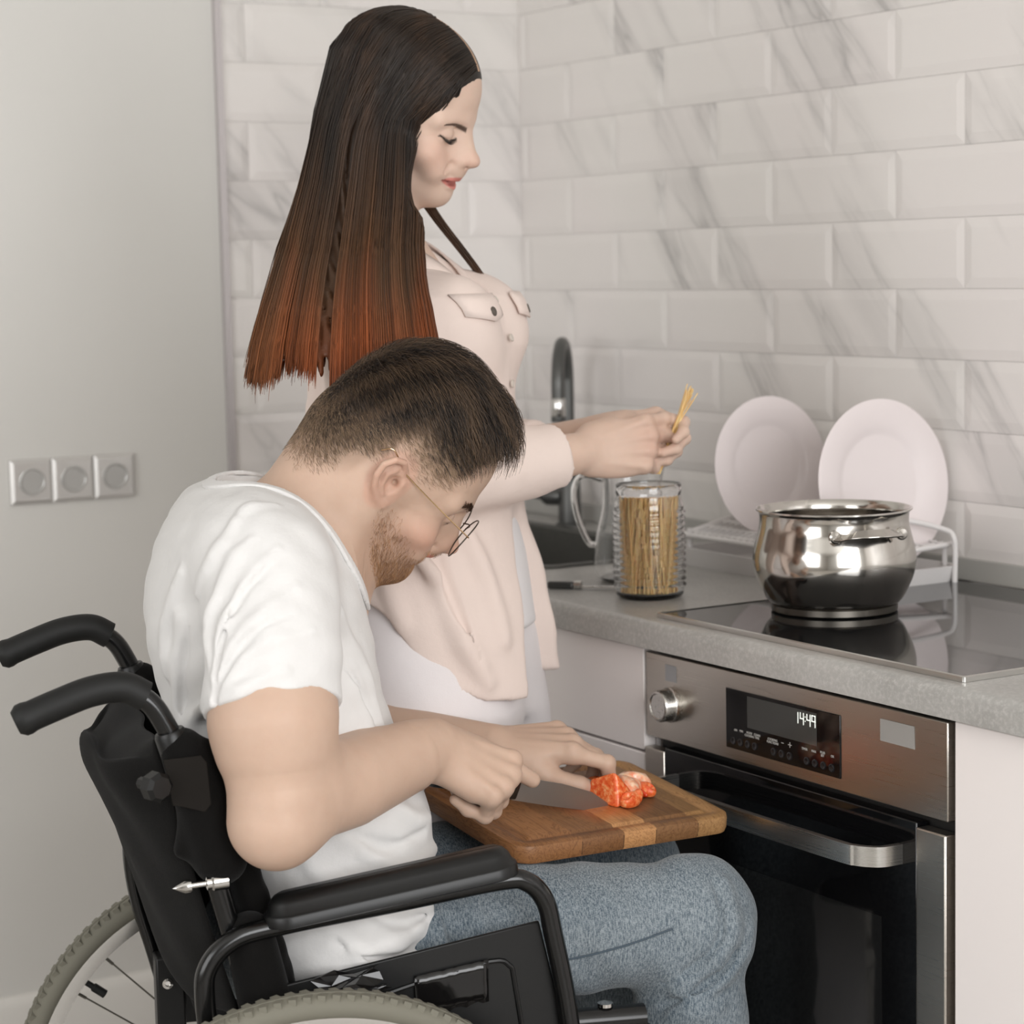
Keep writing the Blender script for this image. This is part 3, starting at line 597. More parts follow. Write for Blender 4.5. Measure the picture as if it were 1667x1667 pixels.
# side frames with armrests
for sd, v0 in ((-1, -.238), (1, .238)):
    q = lambda u, z: A(u, v0, z)
    MB().tube(cr([q(.045, .38), q(.036, .52), q(.029, .60), q(.034, .637), q(.062, .664), q(.11, .6745), q(.24, .688), q(.36, .7015), q(.392, .697), q(.412, .674), q(.421, .635), q(.436, .55), q(.452, .40)], 6), .0112, 16).build('side_tube', M['bframe'], wc)
    ad = A(.262, 0, .0342); ad /= np.linalg.norm(ad)
    Rp = frame(ad, (0, 0, 1)); cp = q(.238, .690)+A(0, 0, .014)
    pv = []; n_ = 0
    for e, z, in ((.004, -.012), (0, -.010), (0, .001), (.0015, .003), (.004, .0045), (.0075, .0135), (.013, .0195), (.0185, .0222)):
        qd = rrect(-.143+e, -.029+e, .143-e, .029-e, .028-e*.9, 8); n_ = len(qd); pv += [Rp@A(x, y, z)+cp for x, y in qd]
    MB().add(pv, [tuple(range(n_-1, -1, -1)), tuple(range(7*n_, 8*n_))]+[(s_*n_+k, s_*n_+(k+1) % n_, s_*n_+n_+(k+1) % n_, s_*n_+n_+k) for s_ in range(7) for k in range(n_)]).build('armrest_pad', M['bplast'], wc, ang=50)
    y_ = v0+.013*(1 if sd < 0 else -1)
    sp = MB().prism([(.055, .42), (.07, .58), (.10, .602), (.408, .648), (.432, .54), (.44, .42)], -.0025, .0025, M=lambda p: A(p[0], y_+p[2], p[1])).build('skirt_guard', M['bplast'], wc, bevel=.002)
    if sd < 0:
        rp = cr([A(.19, 0, .572), A(.27, 0, .592), A(.35, 0, .607), A(.372, 0, .60), A(.378, 0, .578), A(.395, 0, .45)], 4)
        MB().tube([p+A(0, y_-.003, 0) for p in rp], .003, 8).build('raised_rib', M['bplast'], sp)
        tape = mat('glossy_black_tape', srgb(16, 15, 15), .12)
        tv = []; nx, nz2 = 14, 5
        for i in range(nx):
            for j in range(nz2):
                u = .262+.085*i/(nx-1); z = .600-.048*j/(nz2-1)+.13*(u-.262)+.002*math.sin(i*1.9)*(j == nz2-1); tv.append((u, y_-.0045-.0025*abs(math.sin(i*1.3+j*2.1))*(j < 2)-.0006*(i+j) % 3*.001, z))
        tp_ = mkmesh('tape', tv, [(i*nz2+j, (i+1)*nz2+j, (i+1)*nz2+j+1, i*nz2+j+1) for i in range(nx-1) for j in range(nz2-1)], tape, sp, smooth=True); tp_.modifiers.new('s', 'SOLIDIFY').thickness = .0006
        tv = []
        for i in range(10):
            for j in range(4): u = .15+.022*j+.006*math.sin(i*2.2); z = .585-.002*i+.13*(u-.15)+.024-.003*i*.5; tv.append((u+.0035*i*(.2+.1*j), y_-.004-.004*abs(math.sin(i*1.7+j*1.4)), z+.006*math.sin(j*2+i)))
        tp_ = mkmesh('tape', tv, [(i*4+j, (i+1)*4+j, (i+1)*4+j+1, i*4+j+1) for i in range(9) for j in range(3)], tape, sp, smooth=False); tp_.modifiers.new('s', 'SOLIDIFY').thickness = .0006
# seat, lower frame, hangers, footplates, casters
sv = S().box((.26, 0, .485), (.205, .195, .02), .018, k=.01); V_, F_ = sv.mesh((.03, -.22, .45), (.49, .22, .52), .005); mkmesh('seat_cushion', V_, F_, M['nylon'], wc)
for v0 in (-.208, .208):
    fm = MB(); q = lambda u, z: A(u, v0, z)
    fm.tube([q(.08, .455), q(.49, .49)], .0115, 14).tube([q(.10, .20), q(.47, .20)], .0115, 14).tube([q(.125, .46), q(.125, .2)], .0115, 14).tube([q(.47, .49), q(.47, .2)], .0115, 14)
    fm.box((.11, v0-.02, .27), (.17, v0+.02, .35)); fm.build('side_frame', M['bframe'], wc)
    hg = MB().tube(cr([q(.44, .502), q(.505, .508), q(.545, .49), q(.565, .42), q(.62, .2), q(.65, .1)], 6), .0112, 14).build('leg_rest_hanger', M['bframe'], wc)
    MB().lathe([(.0125, -.045), (.0155, -.044), (.0155, .044), (.0125, .045)], q(.492, .518), 20, rotm(0, PI/2+.03, 0)).build('hanger_sleeve', M['chrome'] if False else M['bframe'], hg)
    MB().lathe([(.004, 0), (.009, .002), (.009, .006), (0, .009)], q(.49, .532), 14).build('release_pin', M['chrome'], hg)
    MB().box((.61, min(v0, v0*.3), .085), (.74, max(v0, v0*.3), .1)).build('footplate', M['bplast'], wc, bevel=.006)
    cs = MB().lathe([(.02, -.014), (.082, -.016), (.09, -.008), (.09, .008), (.082, .016), (.02, .014)], (.45, v0, .0905), 32, rotm(PI/2, 0, 0)).build('caster_wheel', M['tyre'], wc)
    MB().tube([A(.45, v0+.024, .09), A(.455, v0+.024, .19), A(.46, v0, .205), A(.455, v0-.024, .19), A(.45, v0-.024, .09)], .006, 8).build('caster_fork', M['bframe'], wc)
MB().tube([A(.2, -.2, .2), A(.2, .2, .455)], .01, 12).tube([A(.23, .2, .2), A(.23, -.2, .455)], .01, 12).build('cross_brace', M['bframe'], wc)
# folding bracket seen under the far post
MB().box((.016, .155, .40), (.052, .19, .53)).build('folding_bracket', M['bplast'], wc, bevel=.003)
MB().lathe([(.0068, 0), (.0068, .003), (.0035, .0035), (.003, .001), (0, .001)], (.03, .155, .497), 16, rotm(PI/2, 0, 0)).build('bracket_bolt', M['chrome'], wc)
MB().tube(cr([A(.0, .2, .70), A(-.006, .2, .66), A(.0, .2, .60), (.02, .2, .52), (.05, .2, .40)], 5), .0095, 12).build('tipping_lever', M['bframe'], wc)
# big wheels
for sd in (-1, 1):
    c = A(.14, sd*.285, .31); Ry_ = rotm(PI/2, 0, 0); wh = empty('rear_wheel', c); wh.parent = wc
    R0 = .294; tv = MB()
    prof_ = [(R0-.008+.0155*math.cos(a_)*1.0, .0165*math.sin(a_)) for a_ in np.linspace(-2.5, 2.5, 18)]
    tv.lathe(prof_, n=128, R=Ry_, closed=True).build('tyre', M['tyre'], wh); ty = wh.children[-1] if False else None
    kn_ = MB()
    for i in range(118):
        a_ = 2*PI*i/118
        for s_ in (-1, 1):
            Rk = rotm(0, -a_, 0); e = s_*.0095
            kn_.box((-.004, -.0062, -.0042), (.0030, .0062, .0042), R=Rk@rotm(s_*.35, 0, 0), c=Rk@A(R0+.0045, e*.75, 0))
        Rk = rotm(0, -a_-PI/118, 0); kn_.box((-.004, -.003, -.0085), (.0030, .003, .0085), R=Rk, c=Rk@A(R0+.0053, 0, 0))
    kn_.build('tread', M['tyre'], wh, smooth=False)
    MB().lathe([(R0-.036, -.010), (R0-.020, -.0125), (R0-.014, -.0125), (R0-.018, -.009), (R0-.030, 0), (R0-.018, .009), (R0-.014, .0125), (R0-.020, .0125), (R0-.036, .010), (R0-.038, 0)], n=128, R=Ry_, closed=True).build('rim', M['rim'], wh, ang=40)
    MB().lathe([(.0, -.04), (.012, -.04), (.012, -.032), (.028, -.03), (.028, -.026), (.014, -.024), (.014, .024), (.028, .026), (.028, .03), (.012, .032), (.012, .04), (0, .04)], n=32, R=Ry_).build('hub', M['rim'], wh, ang=40)
    spk = mat('spoke_steel', srgb(120, 117, 108), .35, .8)
    for i in range(28):
        a_ = 2*PI*(i+.35)/28; b_ = a_+(.42 if i % 2 else -.42)*(1 if (i//2) % 2 else -1); yy = .028 if i % 2 else -.028
        p0 = A(.027*math.cos(b_), yy, .027*math.sin(b_)); p1 = A((R0-.036)*math.cos(a_), 0, (R0-.036)*math.sin(a_))
        sp_ = MB().tube([p0, p0+(p1-p0)*.95], .0012, 6).tube([p0+(p1-p0)*.94, p1], .0022, 6).build('spoke', spk, wh)
    av = math.radians(142); p0 = A((R0-.038)*math.cos(av), 0, (R0-.038)*math.sin(av)); p1 = p0*(1-.030/np.linalg.norm(p0))
    MB().tube([p0, p0+(p1-p0)*.35, p0+(p1-p0)*.4, p1], [.004, .004, .0058, .0058], 12).build('valve_cap', M['rubber'], wh)
    if sd < 0: MB().lathe([(.258+.0085*math.cos(a_), sd*.038+.0085*math.sin(a_)) for a_ in np.linspace(0, 2*PI, 13)[:-1]], n=96, R=Ry_, closed=True).build('hand_rim', M['rim'] if sd < 0 else M['bframe'], wh)
# ================================================================== PEOPLE: shared builders
def head_sdf(male, smile=.0, lids=1):
    mw = 0 if male else .004
    cz = .011 if not male else .010; mz = .009 if male else 0
    """head in its own frame: x forward, y left, z up, origin between the ears; menton at z -.112, vertex at z .130"""
    h = S(); w = 1. if male else .95
    h.ell((-.003, 0, .045), (.0905, .0755*w, .086), k=.01)
    h.ell((.040 if male else .045, 0, .042), (.052, .060*w, .062), k=.03)
    h.ell((-.040, 0, .012), (.048, .060*w, .058), k=.03)
    h.cone((.040, 0, -.010), (.056, 0, -.070+cz*.8), .055*w, .033, .03)
    j = .053*w if male else .047*w
    for s_ in (-1, 1):
        h.cone((-.004, s_*j, -.045), (.070, s_*.014, -.092+cz), .019, .017 if male else .0145, .035)
        h.cone((-.002, s_*(j+.006), .0), (-.004, s_*j, -.045), .018, .018, .03)
        h.ell((.062, s_*.044*w, -.030), (.024, .02, .018), k=.022)                     # cheekbone
        h.ell((.078, s_*.030, -.050), (.016, .014+.004*smile, .016), k=.018)            # cheek by the mouth
        h.cone((.088, s_*.010, .020), (.070, s_*.050*w, .018), .0115 if male else .009, .009, .014)  # brow ridge
    h.ell((.078, 0, -.096+cz), (.0185, .020 if male else .016, .016), k=.02)               # chin
    for s_ in (-1, 1):
        h.ell((.0925, s_*.031, .001), (.012, .0155, .0105), k=.016, op='S')            # orbit
        h.ell((.0755, s_*.031, .000), (.0138, .0145, .0128), k=.003 if male else .008)                    # lid over the eyeball
        if lids: h.cone((.0895, s_*.020, -.0045), (.0835, s_*.042, -.0045), .0011, .0009, .0016, op='S')   # closed lid slit
        h.cone((.0865, s_*.018, .0075), (.079, s_*.043, .0075), .0008, .0006, .004, op='S')      # lid crease
    h.cone((.070, 0, .004), (.094, 0, -.026), .0150, .0165, .012); h.cone((.082, 0, -.010), (.090, 0, -.040), .018, .020, .014)
    h.cone((.090, 0, .012), (.1125, 0, -.024), .0066, .0074, .014)                      # nose bridge
    h.ell((.1165, 0, -.0285), (.0105, .0095, .0088), k=.008)                            # tip
    for s_ in (-1, 1):
        h.ell((.1035, s_*.0115, -.0315), (.0095, .0062, .0072), k=.006)
        h.ell((.1085, s_*.0062, -.0385), (.0052, .0030, .0032), k=.003, op='S')
    h.ell((.098, 0, -.048+mz*.5), (.010, .012, .012-mz*.3), k=.012)                                 # philtrum
    c0 = -.0605+.006*smile+mz
    h.chain([(.100, 0, -.0575+mz), (.0975, .013, -.0595+mz), (.0865-mw, .026+mw, c0)], [.0058, .0048, .0022], .004)
    h.chain([(.100, 0, -.0575+mz), (.0975, -.013, -.0595+mz), (.0865-mw, -.026-mw, c0)], [.0058, .0048, .0022], .004)
    h.chain([(.0865, .025, c0-.001), (.0955-mz*.4, .011, -.0685+mz*.7), (.0975-mz*.4, 0, -.0705+mz*.7), (.0955-mz*.4, -.011, -.0685+mz*.7), (.0865, -.025, c0-.001)], [.0024, .0056, .0064, .0056, .0024], .004)
    h.chain([(.0875-mw, .027+mw, c0), (.100, .012, -.0643+mz), (.1045, 0, -.0648+mz), (.100, -.012, -.0643+mz), (.0875-mw, -.027-mw, c0)], .0013, .0022, op='S')
    if smile > .4: h.ell((.101, 0, -.0655+mz), (.008, .020, .0036+mz*.15), k=.003, op='S')
    if smile:
        for s_ in (-1, 1): h.chain([(.0965, s_*.0215, -.037), (.092, s_*.030, -.047), (.085, s_*.0345, -.058)], .0008, .008, op='S')
    for s_ in (-1, 1):                                                                    # ears
        R = rotm(0, 0, s_*math.radians(-22))@rotm(0, math.radians(-30), 0); o = A(-.006, s_*.0765*w, -.002); e = lambda x, y, z: o+R@A(x, s_*y, z)
        h.ell(e(-.004, .004, 0), (.0165, .0045, .028), R, k=.006)
        h.chain([e(.010, .003, .006), e(.011, .007, .018), e(.006, .0105, .0275), e(-.006, .0125, .0315), e(-.0175, .0125, .026), e(-.0225, .012, .013), e(-.0205, .010, -.002), e(-.013, .0075, -.017), e(-.004, .005, -.026)], [.0030, .0034, .0036, .0038, .0038, .0038, .0037, .0044, .0058], .004)
        h.chain([e(.001, .007, .017), e(-.009, .0085, .012), e(-.012, .0085, .000), e(-.008, .0075, -.011)], [.0024, .0026, .0026, .003], .004)
        h.ell(e(.0115, .005, -.001), (.004, .0045, .0058), k=.004)
        h.ell(e(.001, .008, -.001), (.0078, .0062, .0105), k=.004, op='S')
        h.ell(e(-.004, .0105, .022), (.0075, .0035, .0042), k=.003, op='S')
        h.ell(e(.005, .004, -.001), (.0035, .008, .0042), k=.002, op='S')
    return h
def hand_sdf(side, flex, spread, thumb, sc=1., rad=1.):
    """hand frame: x along the fingers, y to the thumb side (mirrored for side=-1), z back of the hand; returns S and nail spots"""
    h = S(); nails = []
    mcp = [(.090, .0285), (.0935, .0085), (.0885, -.0115), (.080, -.0305)]; ln = [(.044, .0265, .0215), (.048, .030, .022), (.0445, .0275, .022), (.035, .0205, .0195)]
    r0 = [.0098, .0100, .0094, .0084]; mir = lambda p: A(p[0], p[1]*side, p[2])*sc
    h.ell(mir((.045, -.003, -.002)), A(.050, .036, .0135)*sc, k=.01)
    for i in range(4):
        m = mcp[i]; h.cone(mir((.006, m[1]*.45, -.001)), mir((m[0], m[1], -.001)), .0145*sc*rad, r0[i]*1.16*sc*rad, .012*sc)
    h.cone(mir((.012, .014, -.008)), mir((.045, .030, -.012)), .016*sc*rad, .0125*sc*rad, .014*sc)
    h.cone(mir((.010, -.018, -.007)), mir((.060, -.028, -.009)), .0145*sc*rad, .0105*sc*rad, .012*sc)
    for i in range(4): h.cone(mir((.020, mcp[i][1]*.55, .0105)), mir((mcp[i][0]-.004, mcp[i][1], .0098)), .0022*sc, .0034*sc, .006*sc); h.ell(mir((mcp[i][0], mcp[i][1], .0055)), A(.0085, .0075, .0075)*sc*rad, k=.005*sc)
    for i in range(4):
        p = A(mcp[i][0], mcp[i][1], -.001); a = 0; ya = spread[i]
        for j in range(3):
            a += flex[i][j]; d = A(math.cos(a)*math.cos(ya), math.cos(a)*math.sin(ya), -math.sin(a)); q = p+d*ln[i][j]
            ra = r0[i]*(1, .92, .84)[j]*rad; rb = r0[i]*(.90, .84, .74)[j]*rad
            h.cone(mir(p), mir(q), ra*sc, rb*sc, (.009 if j == 0 else .0035)*sc)
            if j < 2: h.ell(mir(q), A(1, 1, 1)*ra*1.02*sc, k=.003*sc)
            if j == 2:
                up = A(math.sin(a)*math.cos(ya), math.sin(a)*math.sin(ya), math.cos(a)); nails.append((mir(p+d*ln[i][j]*.80+up*rb*.80), d*A(1, side, 1), up*A(1, side, 1), rb*sc))
            p = q
    t = [A(*q) for q in thumb]; tr_ = [.0165, .0128, .0108, .0085]
    for j in range(3): h.cone(mir(t[j]), mir(t[j+1]), tr_[j]*sc*rad, tr_[j+1]*sc*rad, (.016, .006, .004)[j]*sc)
    return h, nails
SK = dict(base=A(*srgb(194, 166, 147)[:3]), pink=A(*srgb(198, 138, 118)[:3]), lip=A(*srgb(196, 112, 100)[:3]))
def mskin(name):
    m = mat(name, (1, 1, 1, 1), .52, 0, .35, Subsurface_Weight=.12, Subsurface_Scale=.008)
    m.node_tree.nodes['Principled BSDF'].inputs['Subsurface Radius'].default_value = (1, .35, .2)
    c = coord(m); n1 = noise(m, c, 42, 3, .6); tone = mixc(m, n1, (.93, .90, .88, 1), (1.04, 1.04, 1.04, 1))
    setc(m, mixc(m, 1., vcol(m), tone, 'MULTIPLY')); bump(m, noise(m, c, 520, 3, .6), .12, .0006); return m
def cloth(name, col, weave=900, wr=.4, sheen=.2, strength=.25):
    m = mat(name, col, .85, 0, .15, Sheen_Weight=sheen); c = coord(m); n1 = noise(m, c, 22, 4, .6); n2 = noise(m, c, weave, 2)
    N, L, b = nodes(m); ad = mth(m, 'ADD', mth(m, 'MULTIPLY', n1, wr*4), mth(m, 'MULTIPLY', n2, .25)); bump(m, ad, strength, .004); return m
def sm(x, a, b): t = np.clip((x-a)/(b-a), 0, 1); return t*t*(3-2*t)
def lerp(a, b, t): return a+(b-a)*t[..., None]
def scatter(V, F, mask, n, g):
    """n random points on the faces whose vertices pass mask (0..1 density)"""
    Fm = mask[F].mean(1); a = np.linalg.norm(np.cross(V[F[:, 1]]-V[F[:, 0]], V[F[:, 3]]-V[F[:, 0]]), axis=1)*Fm
    i = g.choice(len(F), n, p=a/a.sum()); s_, t_ = g.random(n)[:, None], g.random(n)[:, None]; q = F[i]
    return V[q[:, 0]]*(1-s_)*(1-t_)+V[q[:, 1]]*s_*(1-t_)+V[q[:, 2]]*s_*t_+V[q[:, 3]]*(1-s_)*t_
def comb(sdf, P, field, steps, L, lift, droop=0., jit=.15, g=rng):
    """grow hairs from P along a direction field kept on the surface at rising height"""
    n = len(P); out = [P]; p = P.copy(); L = np.broadcast_to(L, (n,)); jv = g.normal(0, jit, (n, 3))
    for s_ in range(1, steps):
        N_ = sdf.grad(p); d = field(p)+jv; d -= N_*(d*N_).sum(-1, keepdims=True); d /= np.linalg.norm(d, axis=-1, keepdims=True)+1e-9
        p = p+d*(L/(steps-1))[:, None]; t = s_/(steps-1); dist = sdf.ev(p); tgt = lift(t) if callable(lift) else lift*t
        p = p+sdf.grad(p)*(tgt-dist)[:, None]; out.append(p)
    return np.stack(out, 1)
def add_nails(parent, nails, R, t, m):
    for i, (p, d, u, r) in enumerate(nails):
        Rn = frame(R@d, R@u); o = MB(); vv = []
        for a in range(6):
            for b in range(5):
                x = (a/5-.5)*r*1.7; y = (b/4-.5)*r*1.5; vv.append(Rn@A(x, y, r*.26*(1-(y/(r*.9))**2)-.0002)+R@p+t)
        o.add(vv, [(a*5+b, (a+1)*5+b, (a+1)*5+b+1, a*5+b+1) for a in range(5) for b in range(4)]); o.build('fingernail', m, parent)

# ================================================================== THE MAN (same frame as the wheelchair)
CR, CF, UPZ = A(0.9650, -0.2622, 0.0000), A(0.2616, 0.9652, 0.0000), A(0, 0, 1)
man = empty('person', ORG, ANG); tag(man, 'bearded man with glasses in a white t-shirt and jeans, seated, cutting tomato', 'person')
mskin_m = mskin('skin_man')
HS = 1.085; HR = rotm(0, 0, math.radians(3))@rotm(0, math.radians(41.5), 0)@rotm(math.radians(16), 0, 0)
HC = A(0.2806, -0.0830, 1.1410)-HR@A(-.008, -.080, 0)*HS
hd_ = head_sdf(True, smile=.8)
body = S()
body.xf(hd_, HR, HC, HS)
hp_ = lambda x, y, z: HR@A(x, y, z)*HS+HC
SHN, SHF = A(.130, -.185, 1.045), A(.150, .185, 1.045)
body.cone(hp_(-.040, 0, -.010), (.165, 0, 1.045), .066, .070, .03)
body.cone(hp_(-.005, 0, -.045), (.205, 0, 1.000), .056, .060, .03)
for s_ in (-1, 1): body.cone(hp_(-.03, s_*.05, -.02), (.20, s_*.045, .99), .016, .018, .03)
body.cone((.125, -.12, 1.045), (.125, .12, 1.045), .055, .055, .06)
body.ell((.140, 0, .97), (.105, .165, .13), k=.05); body.ell((.17, 0, .82), (.10, .15, .14), k=.06); body.ell((.19, 0, .66), (.11, .16, .12), k=.05)
# near arm
ELN = A(0.1093, -0.2620, 0.7971); WRN = A(0.3178, -0.1000, 0.8308)
body.chain([SHN+A(0, .012, -.012), (.124, -.213, .965), (.113, -.245, .90)], [.053, .061, .0605], .03)
body.chain([(.111, -.245, .90), (.112, -.250, .87), (.114, -.257, .83), ELN], [.0605, .057, .0495, .0430], .04)
FD = (WRN-ELN)/np.linalg.norm(WRN-ELN)
body.chain([ELN, ELN+FD*.055+A(0, 0, .010), ELN+FD*.115+A(0, 0, .004), WRN-FD*.05+A(0, 0, -.001), WRN], [.0430, .0500, .0505, .0415, .0315], .04)
body.ell(ELN+A(.002, .0, -.020), (.024, .022, .020), k=.02)
# near hand: grip frame
Xh = CR*.86-UPZ*.46+CF*.10
Rn_ = frame(Xh, UPZ*.72-CF*.62+CR*.25); HNs = 1.04
fl = [(1.40, 1.55, .55), (1.40, 1.55, .55), (1.38, 1.6, .5), (1.35, 1.6, .45)]
th = [(.016, .020, -.016), (.050, .034, -.026), (.092, .042, -.026), (.130, .046, -.036)]
hn, nl = hand_sdf(1, fl, (.02, 0, -.02, -.05), th, HNs, 1.07)
HOn = WRN+Rn_@A(.004, 0, 0); body.xf(hn, Rn_, HOn)
body.cone(WRN-FD*.03, HOn+Rn_@A(.022, 0, -.002), .029, .021, .02)
# far arm and hand
WRF = A(0.4375, 0.0850, 0.7825); ELF = A(.20, .275, .80)
body.chain([SHF, (.16, .225, .95), ELF], [.06, .058, .044], .03)
FD2 = (WRF-ELF)/np.linalg.norm(WRF-ELF)
body.chain([ELF, ELF+FD2*.08, ELF+FD2*.17, WRF], [.043, .046, .035, .0275], .02)
Xf = CR*.985+UPZ*.0+CF*.10; Rf_ = frame(Xf, UPZ*.95-CF*.25-CR*0)
fl2 = [(.30, 1.12, .42), (.55, 1.05, .45), (.62, 1.05, .5), (.70, 1.05, .5)]
th2 = [(.018, .018, -.016), (.058, .036, -.026), (.098, .034, -.040), (.130, .020, -.058)]
hf, nf_ = hand_sdf(-1, fl2, (.05, .0, -.04, -.10), th2, 1.05, 1.02)
HOf = WRF+Rf_@A(.004, 0, 0); body.xf(hf, Rf_, HOf)
V_, F_ = body.mesh((-.02, -.33, .52), (.62, .36, 1.36), .0019)
# skin colour by place: lips, ears, beard area, shaved sides of the head
q = ((V_-HC)@HR)/HS; X_, Y_, Z_ = q.T
nose_w = np.abs(Y_)
col_ = np.tile(SK['base'], (len(V_), 1))
g1 = lambda c, r: np.exp(-(((q-A(*c))/A(*r))**2).sum(1))
col_ = lerp(col_, SK['pink'], np.clip(.45*(g1((.115, 0, -.03), (.02, .02, .018))+g1((.07, -.05, -.03), (.03, .03, .02))+g1((.07, .05, -.03), (.03, .03, .02))), 0, 1))
ear = sm(((X_+.006)/.024)**2+(Z_/.036)**2, 1.2, .8)*sm(np.abs(Y_), .070, .078); col_ = lerp(col_, SK['pink'], ear*.28)
lipm = sm(nose_w, .027, .022)*sm(np.abs(Z_+.0565), .0115, .008)*sm(X_, .086, .092); col_ = lerp(col_, SK['lip'], lipm*.8)
bb_ = -.020-.46*np.maximum(X_-.030, 0)
beard = np.maximum(sm(Z_, bb_, bb_-.030)*sm(X_, .0, .020), sm(X_, .086, .091)*sm(Z_, -.037, -.041)*.6)
beard = beard*(1-lipm)*sm(Z_, -.120, -.106)*(X_ < .13)*(np.abs(Y_) < .09)
col_ = lerp(col_, A(*srgb(140, 96, 66)[:3]), beard*.22)
# hairline: z above a curve that runs from temple over the ear to the nape
line = np.interp(X_, [-.11, -.083, -.045, -.02, .0, .03, .05, .062, .072, .10], [-.068, -.062, -.030, .026, .020, .014, .024, .056, .078, .090])
hmask = sm(Z_, line-.004, line+.022)*(Z_ > -.08)
top = sm(Z_-line, .0, .085)
hairc = lerp(np.tile(A(*srgb(138, 113, 92)[:3]), (len(V_), 1)), A(*srgb(58, 46, 38)[:3]), top)
isskull = (q**2).sum(1) < .16**2; hmask = hmask*isskull*(np.abs(Y_) < .083)
col_ = lerp(col_, hairc, hmask*(.42+.58*top)*.95)
browm = np.maximum(g1((.089, .030, .022), (.014, .017, .0045)), g1((.089, -.030, .022), (.014, .017, .0045))); col_ = lerp(col_, A(*srgb(96, 70, 50)[:3]), np.clip(browm*.9, 0, 1))
eyeslit = np.maximum(g1((.088, .031, -.0045), (.01, .0125, .0018)), g1((.088, -.031, -.0045), (.01, .0125, .0018))); col_ = lerp(col_, A(*srgb(60, 40, 30)[:3]), np.clip(eyeslit, 0, 1)*.9)
# knuckles
bo = mkmesh('body', V_, F_, mskin_m, man, colors=col_)
nm = mat('nail', srgb(232, 196, 180), .3)
add_nails(man, nf_[:2], Rf_, HOf, nm)
# hair: strands grown over the skull
g = np.random.default_rng(3)
skull = S(); skull.p = list(body.p[:len(hd_.p)+2])
wl = lambda p: ((p-HC)@HR)/HS
Wv = lambda v: v@HR.T
hairm = mat('man_hair', (1, 1, 1, 1), .42, 0, .4); setc(hairm, vcol(hairm))
def strand_mesh(name, P, r, m, parent, colfn, n=3):
    V, F = strands(P, r, n); C_ = colfn(P); C_ = np.repeat(C_.reshape(-1, 3), n, 0); return mkmesh(name, V, F, m, parent, colors=C_)
maskT = hmask*sm(Z_-line, .018, .080)**1.2
P0 = scatter(V_, F_, maskT, 18000, g)
def fieldT(p):
    l = wl(p); d = np.stack([np.full(len(l), 1.), np.clip(l[:, 1]*6, -.5, .5), -.12-np.abs(l[:, 1])*4.5-np.clip(l[:, 0]-.05, 0, 1)*18], -1); return Wv(d)
lz = wl(P0); hgt = np.interp(lz[:, 2]-.35*np.abs(lz[:, 1]), [.02, .07, .12], [.0015, .010, .022])+np.interp(lz[:, 0], [.0, .08], [0, .014])
fr_ = g.random(len(P0)); lift0 = hgt*(.35+.65*fr_)
L0 = np.interp(lz[:, 2], [.03, .08, .11], [.007, .020, .036])*(.8+.4*g.random(len(P0)))*np.interp(lz[:, 0], [.04, .08], [1, 1.45])
tH = comb(skull, P0, fieldT, 8, L0, lambda t: lift0*(math.sin(min(t*1.4, 1)*PI/2)), jit=.13, g=g)
def colT(P):
    n, m_ = P.shape[:2]; l = wl(P.reshape(-1, 3)); r0 = l.reshape(n, m_, 3)[:, 0]; k = np.clip(np.random.default_rng(1).random(n)**1.6+.28*np.sin(r0[:, 1]*210+np.sin(r0[:, 0]*60)*2), 0, 1); c = lerp(np.tile(A(*srgb(30, 24, 21)[:3]), (n, 1)), A(*srgb(106, 85, 66)[:3]), k); return np.repeat(c[:, None], m_, 1)
rr_ = np.linspace(1, .35, 8)[None]*.00035
strand_mesh('hair', tH, rr_, hairm, man, colT)
maskS = hmask*(1-sm(Z_-line, .06, .095))*(.30+.70*sm(Z_-line, .0, .05))
P1 = scatter(V_, F_, maskS, 24000, g)
def fieldS(p): l = wl(p); return Wv(np.stack([np.full(len(l), .95), 0*l[:, 0], np.full(len(l), -.28)], -1))
tS = comb(skull, P1, fieldS, 4, .0062*(.7+.5*g.random(len(P1))), .0016, jit=.2, g=g)
def colS(P): n, m_ = P.shape[:2]; k = np.random.default_rng(2).random(n); c = lerp(np.tile(A(*srgb(84, 66, 52)[:3]), (n, 1)), A(*srgb(186, 158, 128)[:3]), k); return np.repeat(c[:, None], m_, 1)
strand_mesh('side_hair', tS, np.linspace(1, .4, 4)[None]*.00015, hairm, man, colS)
P2 = scatter(V_, F_, beard*(.35+.65*sm(Z_, -.055, -.085))*(Z_ > -.125), 9500, g)
def fieldB(p): l = wl(p); return Wv(np.stack([np.full(len(l), .35), 0*l[:, 0], np.full(len(l), -1.)], -1))
tB = comb(skull, P2, fieldB, 4, .0060*(.6+.6*g.random(len(P2))), .0020, jit=.35, g=g)
def colB(P): n, m_ = P.shape[:2]; k = np.random.default_rng(2).random(n); c = lerp(np.tile(A(*srgb(108, 72, 46)[:3]), (n, 1)), A(*srgb(204, 158, 116)[:3]), k); return np.repeat(c[:, None], m_, 1)
strand_mesh('beard', tB, np.linspace(1, .4, 4)[None]*.00016, hairm, man, colB)
bw = []
for s_ in (-1, 1):
    for i in range(170):
        a = g.random(); p = hp_(.0985-.012*a-.004*a*a, s_*(.012+.038*a), .0205+.0045*math.sin(a*2.4)+g.normal(0, .0016)); bw.append(p)
bw = np.array(bw); l = wl(bw); ff = lambda p: Wv(np.stack([-.15+0*wl(p)[:, 0], np.sign(wl(p)[:, 1])*1., np.full(len(p), .15)], -1))
for _ in range(3): bw = bw-skull.grad(bw)*skull.ev(bw)[:, None]
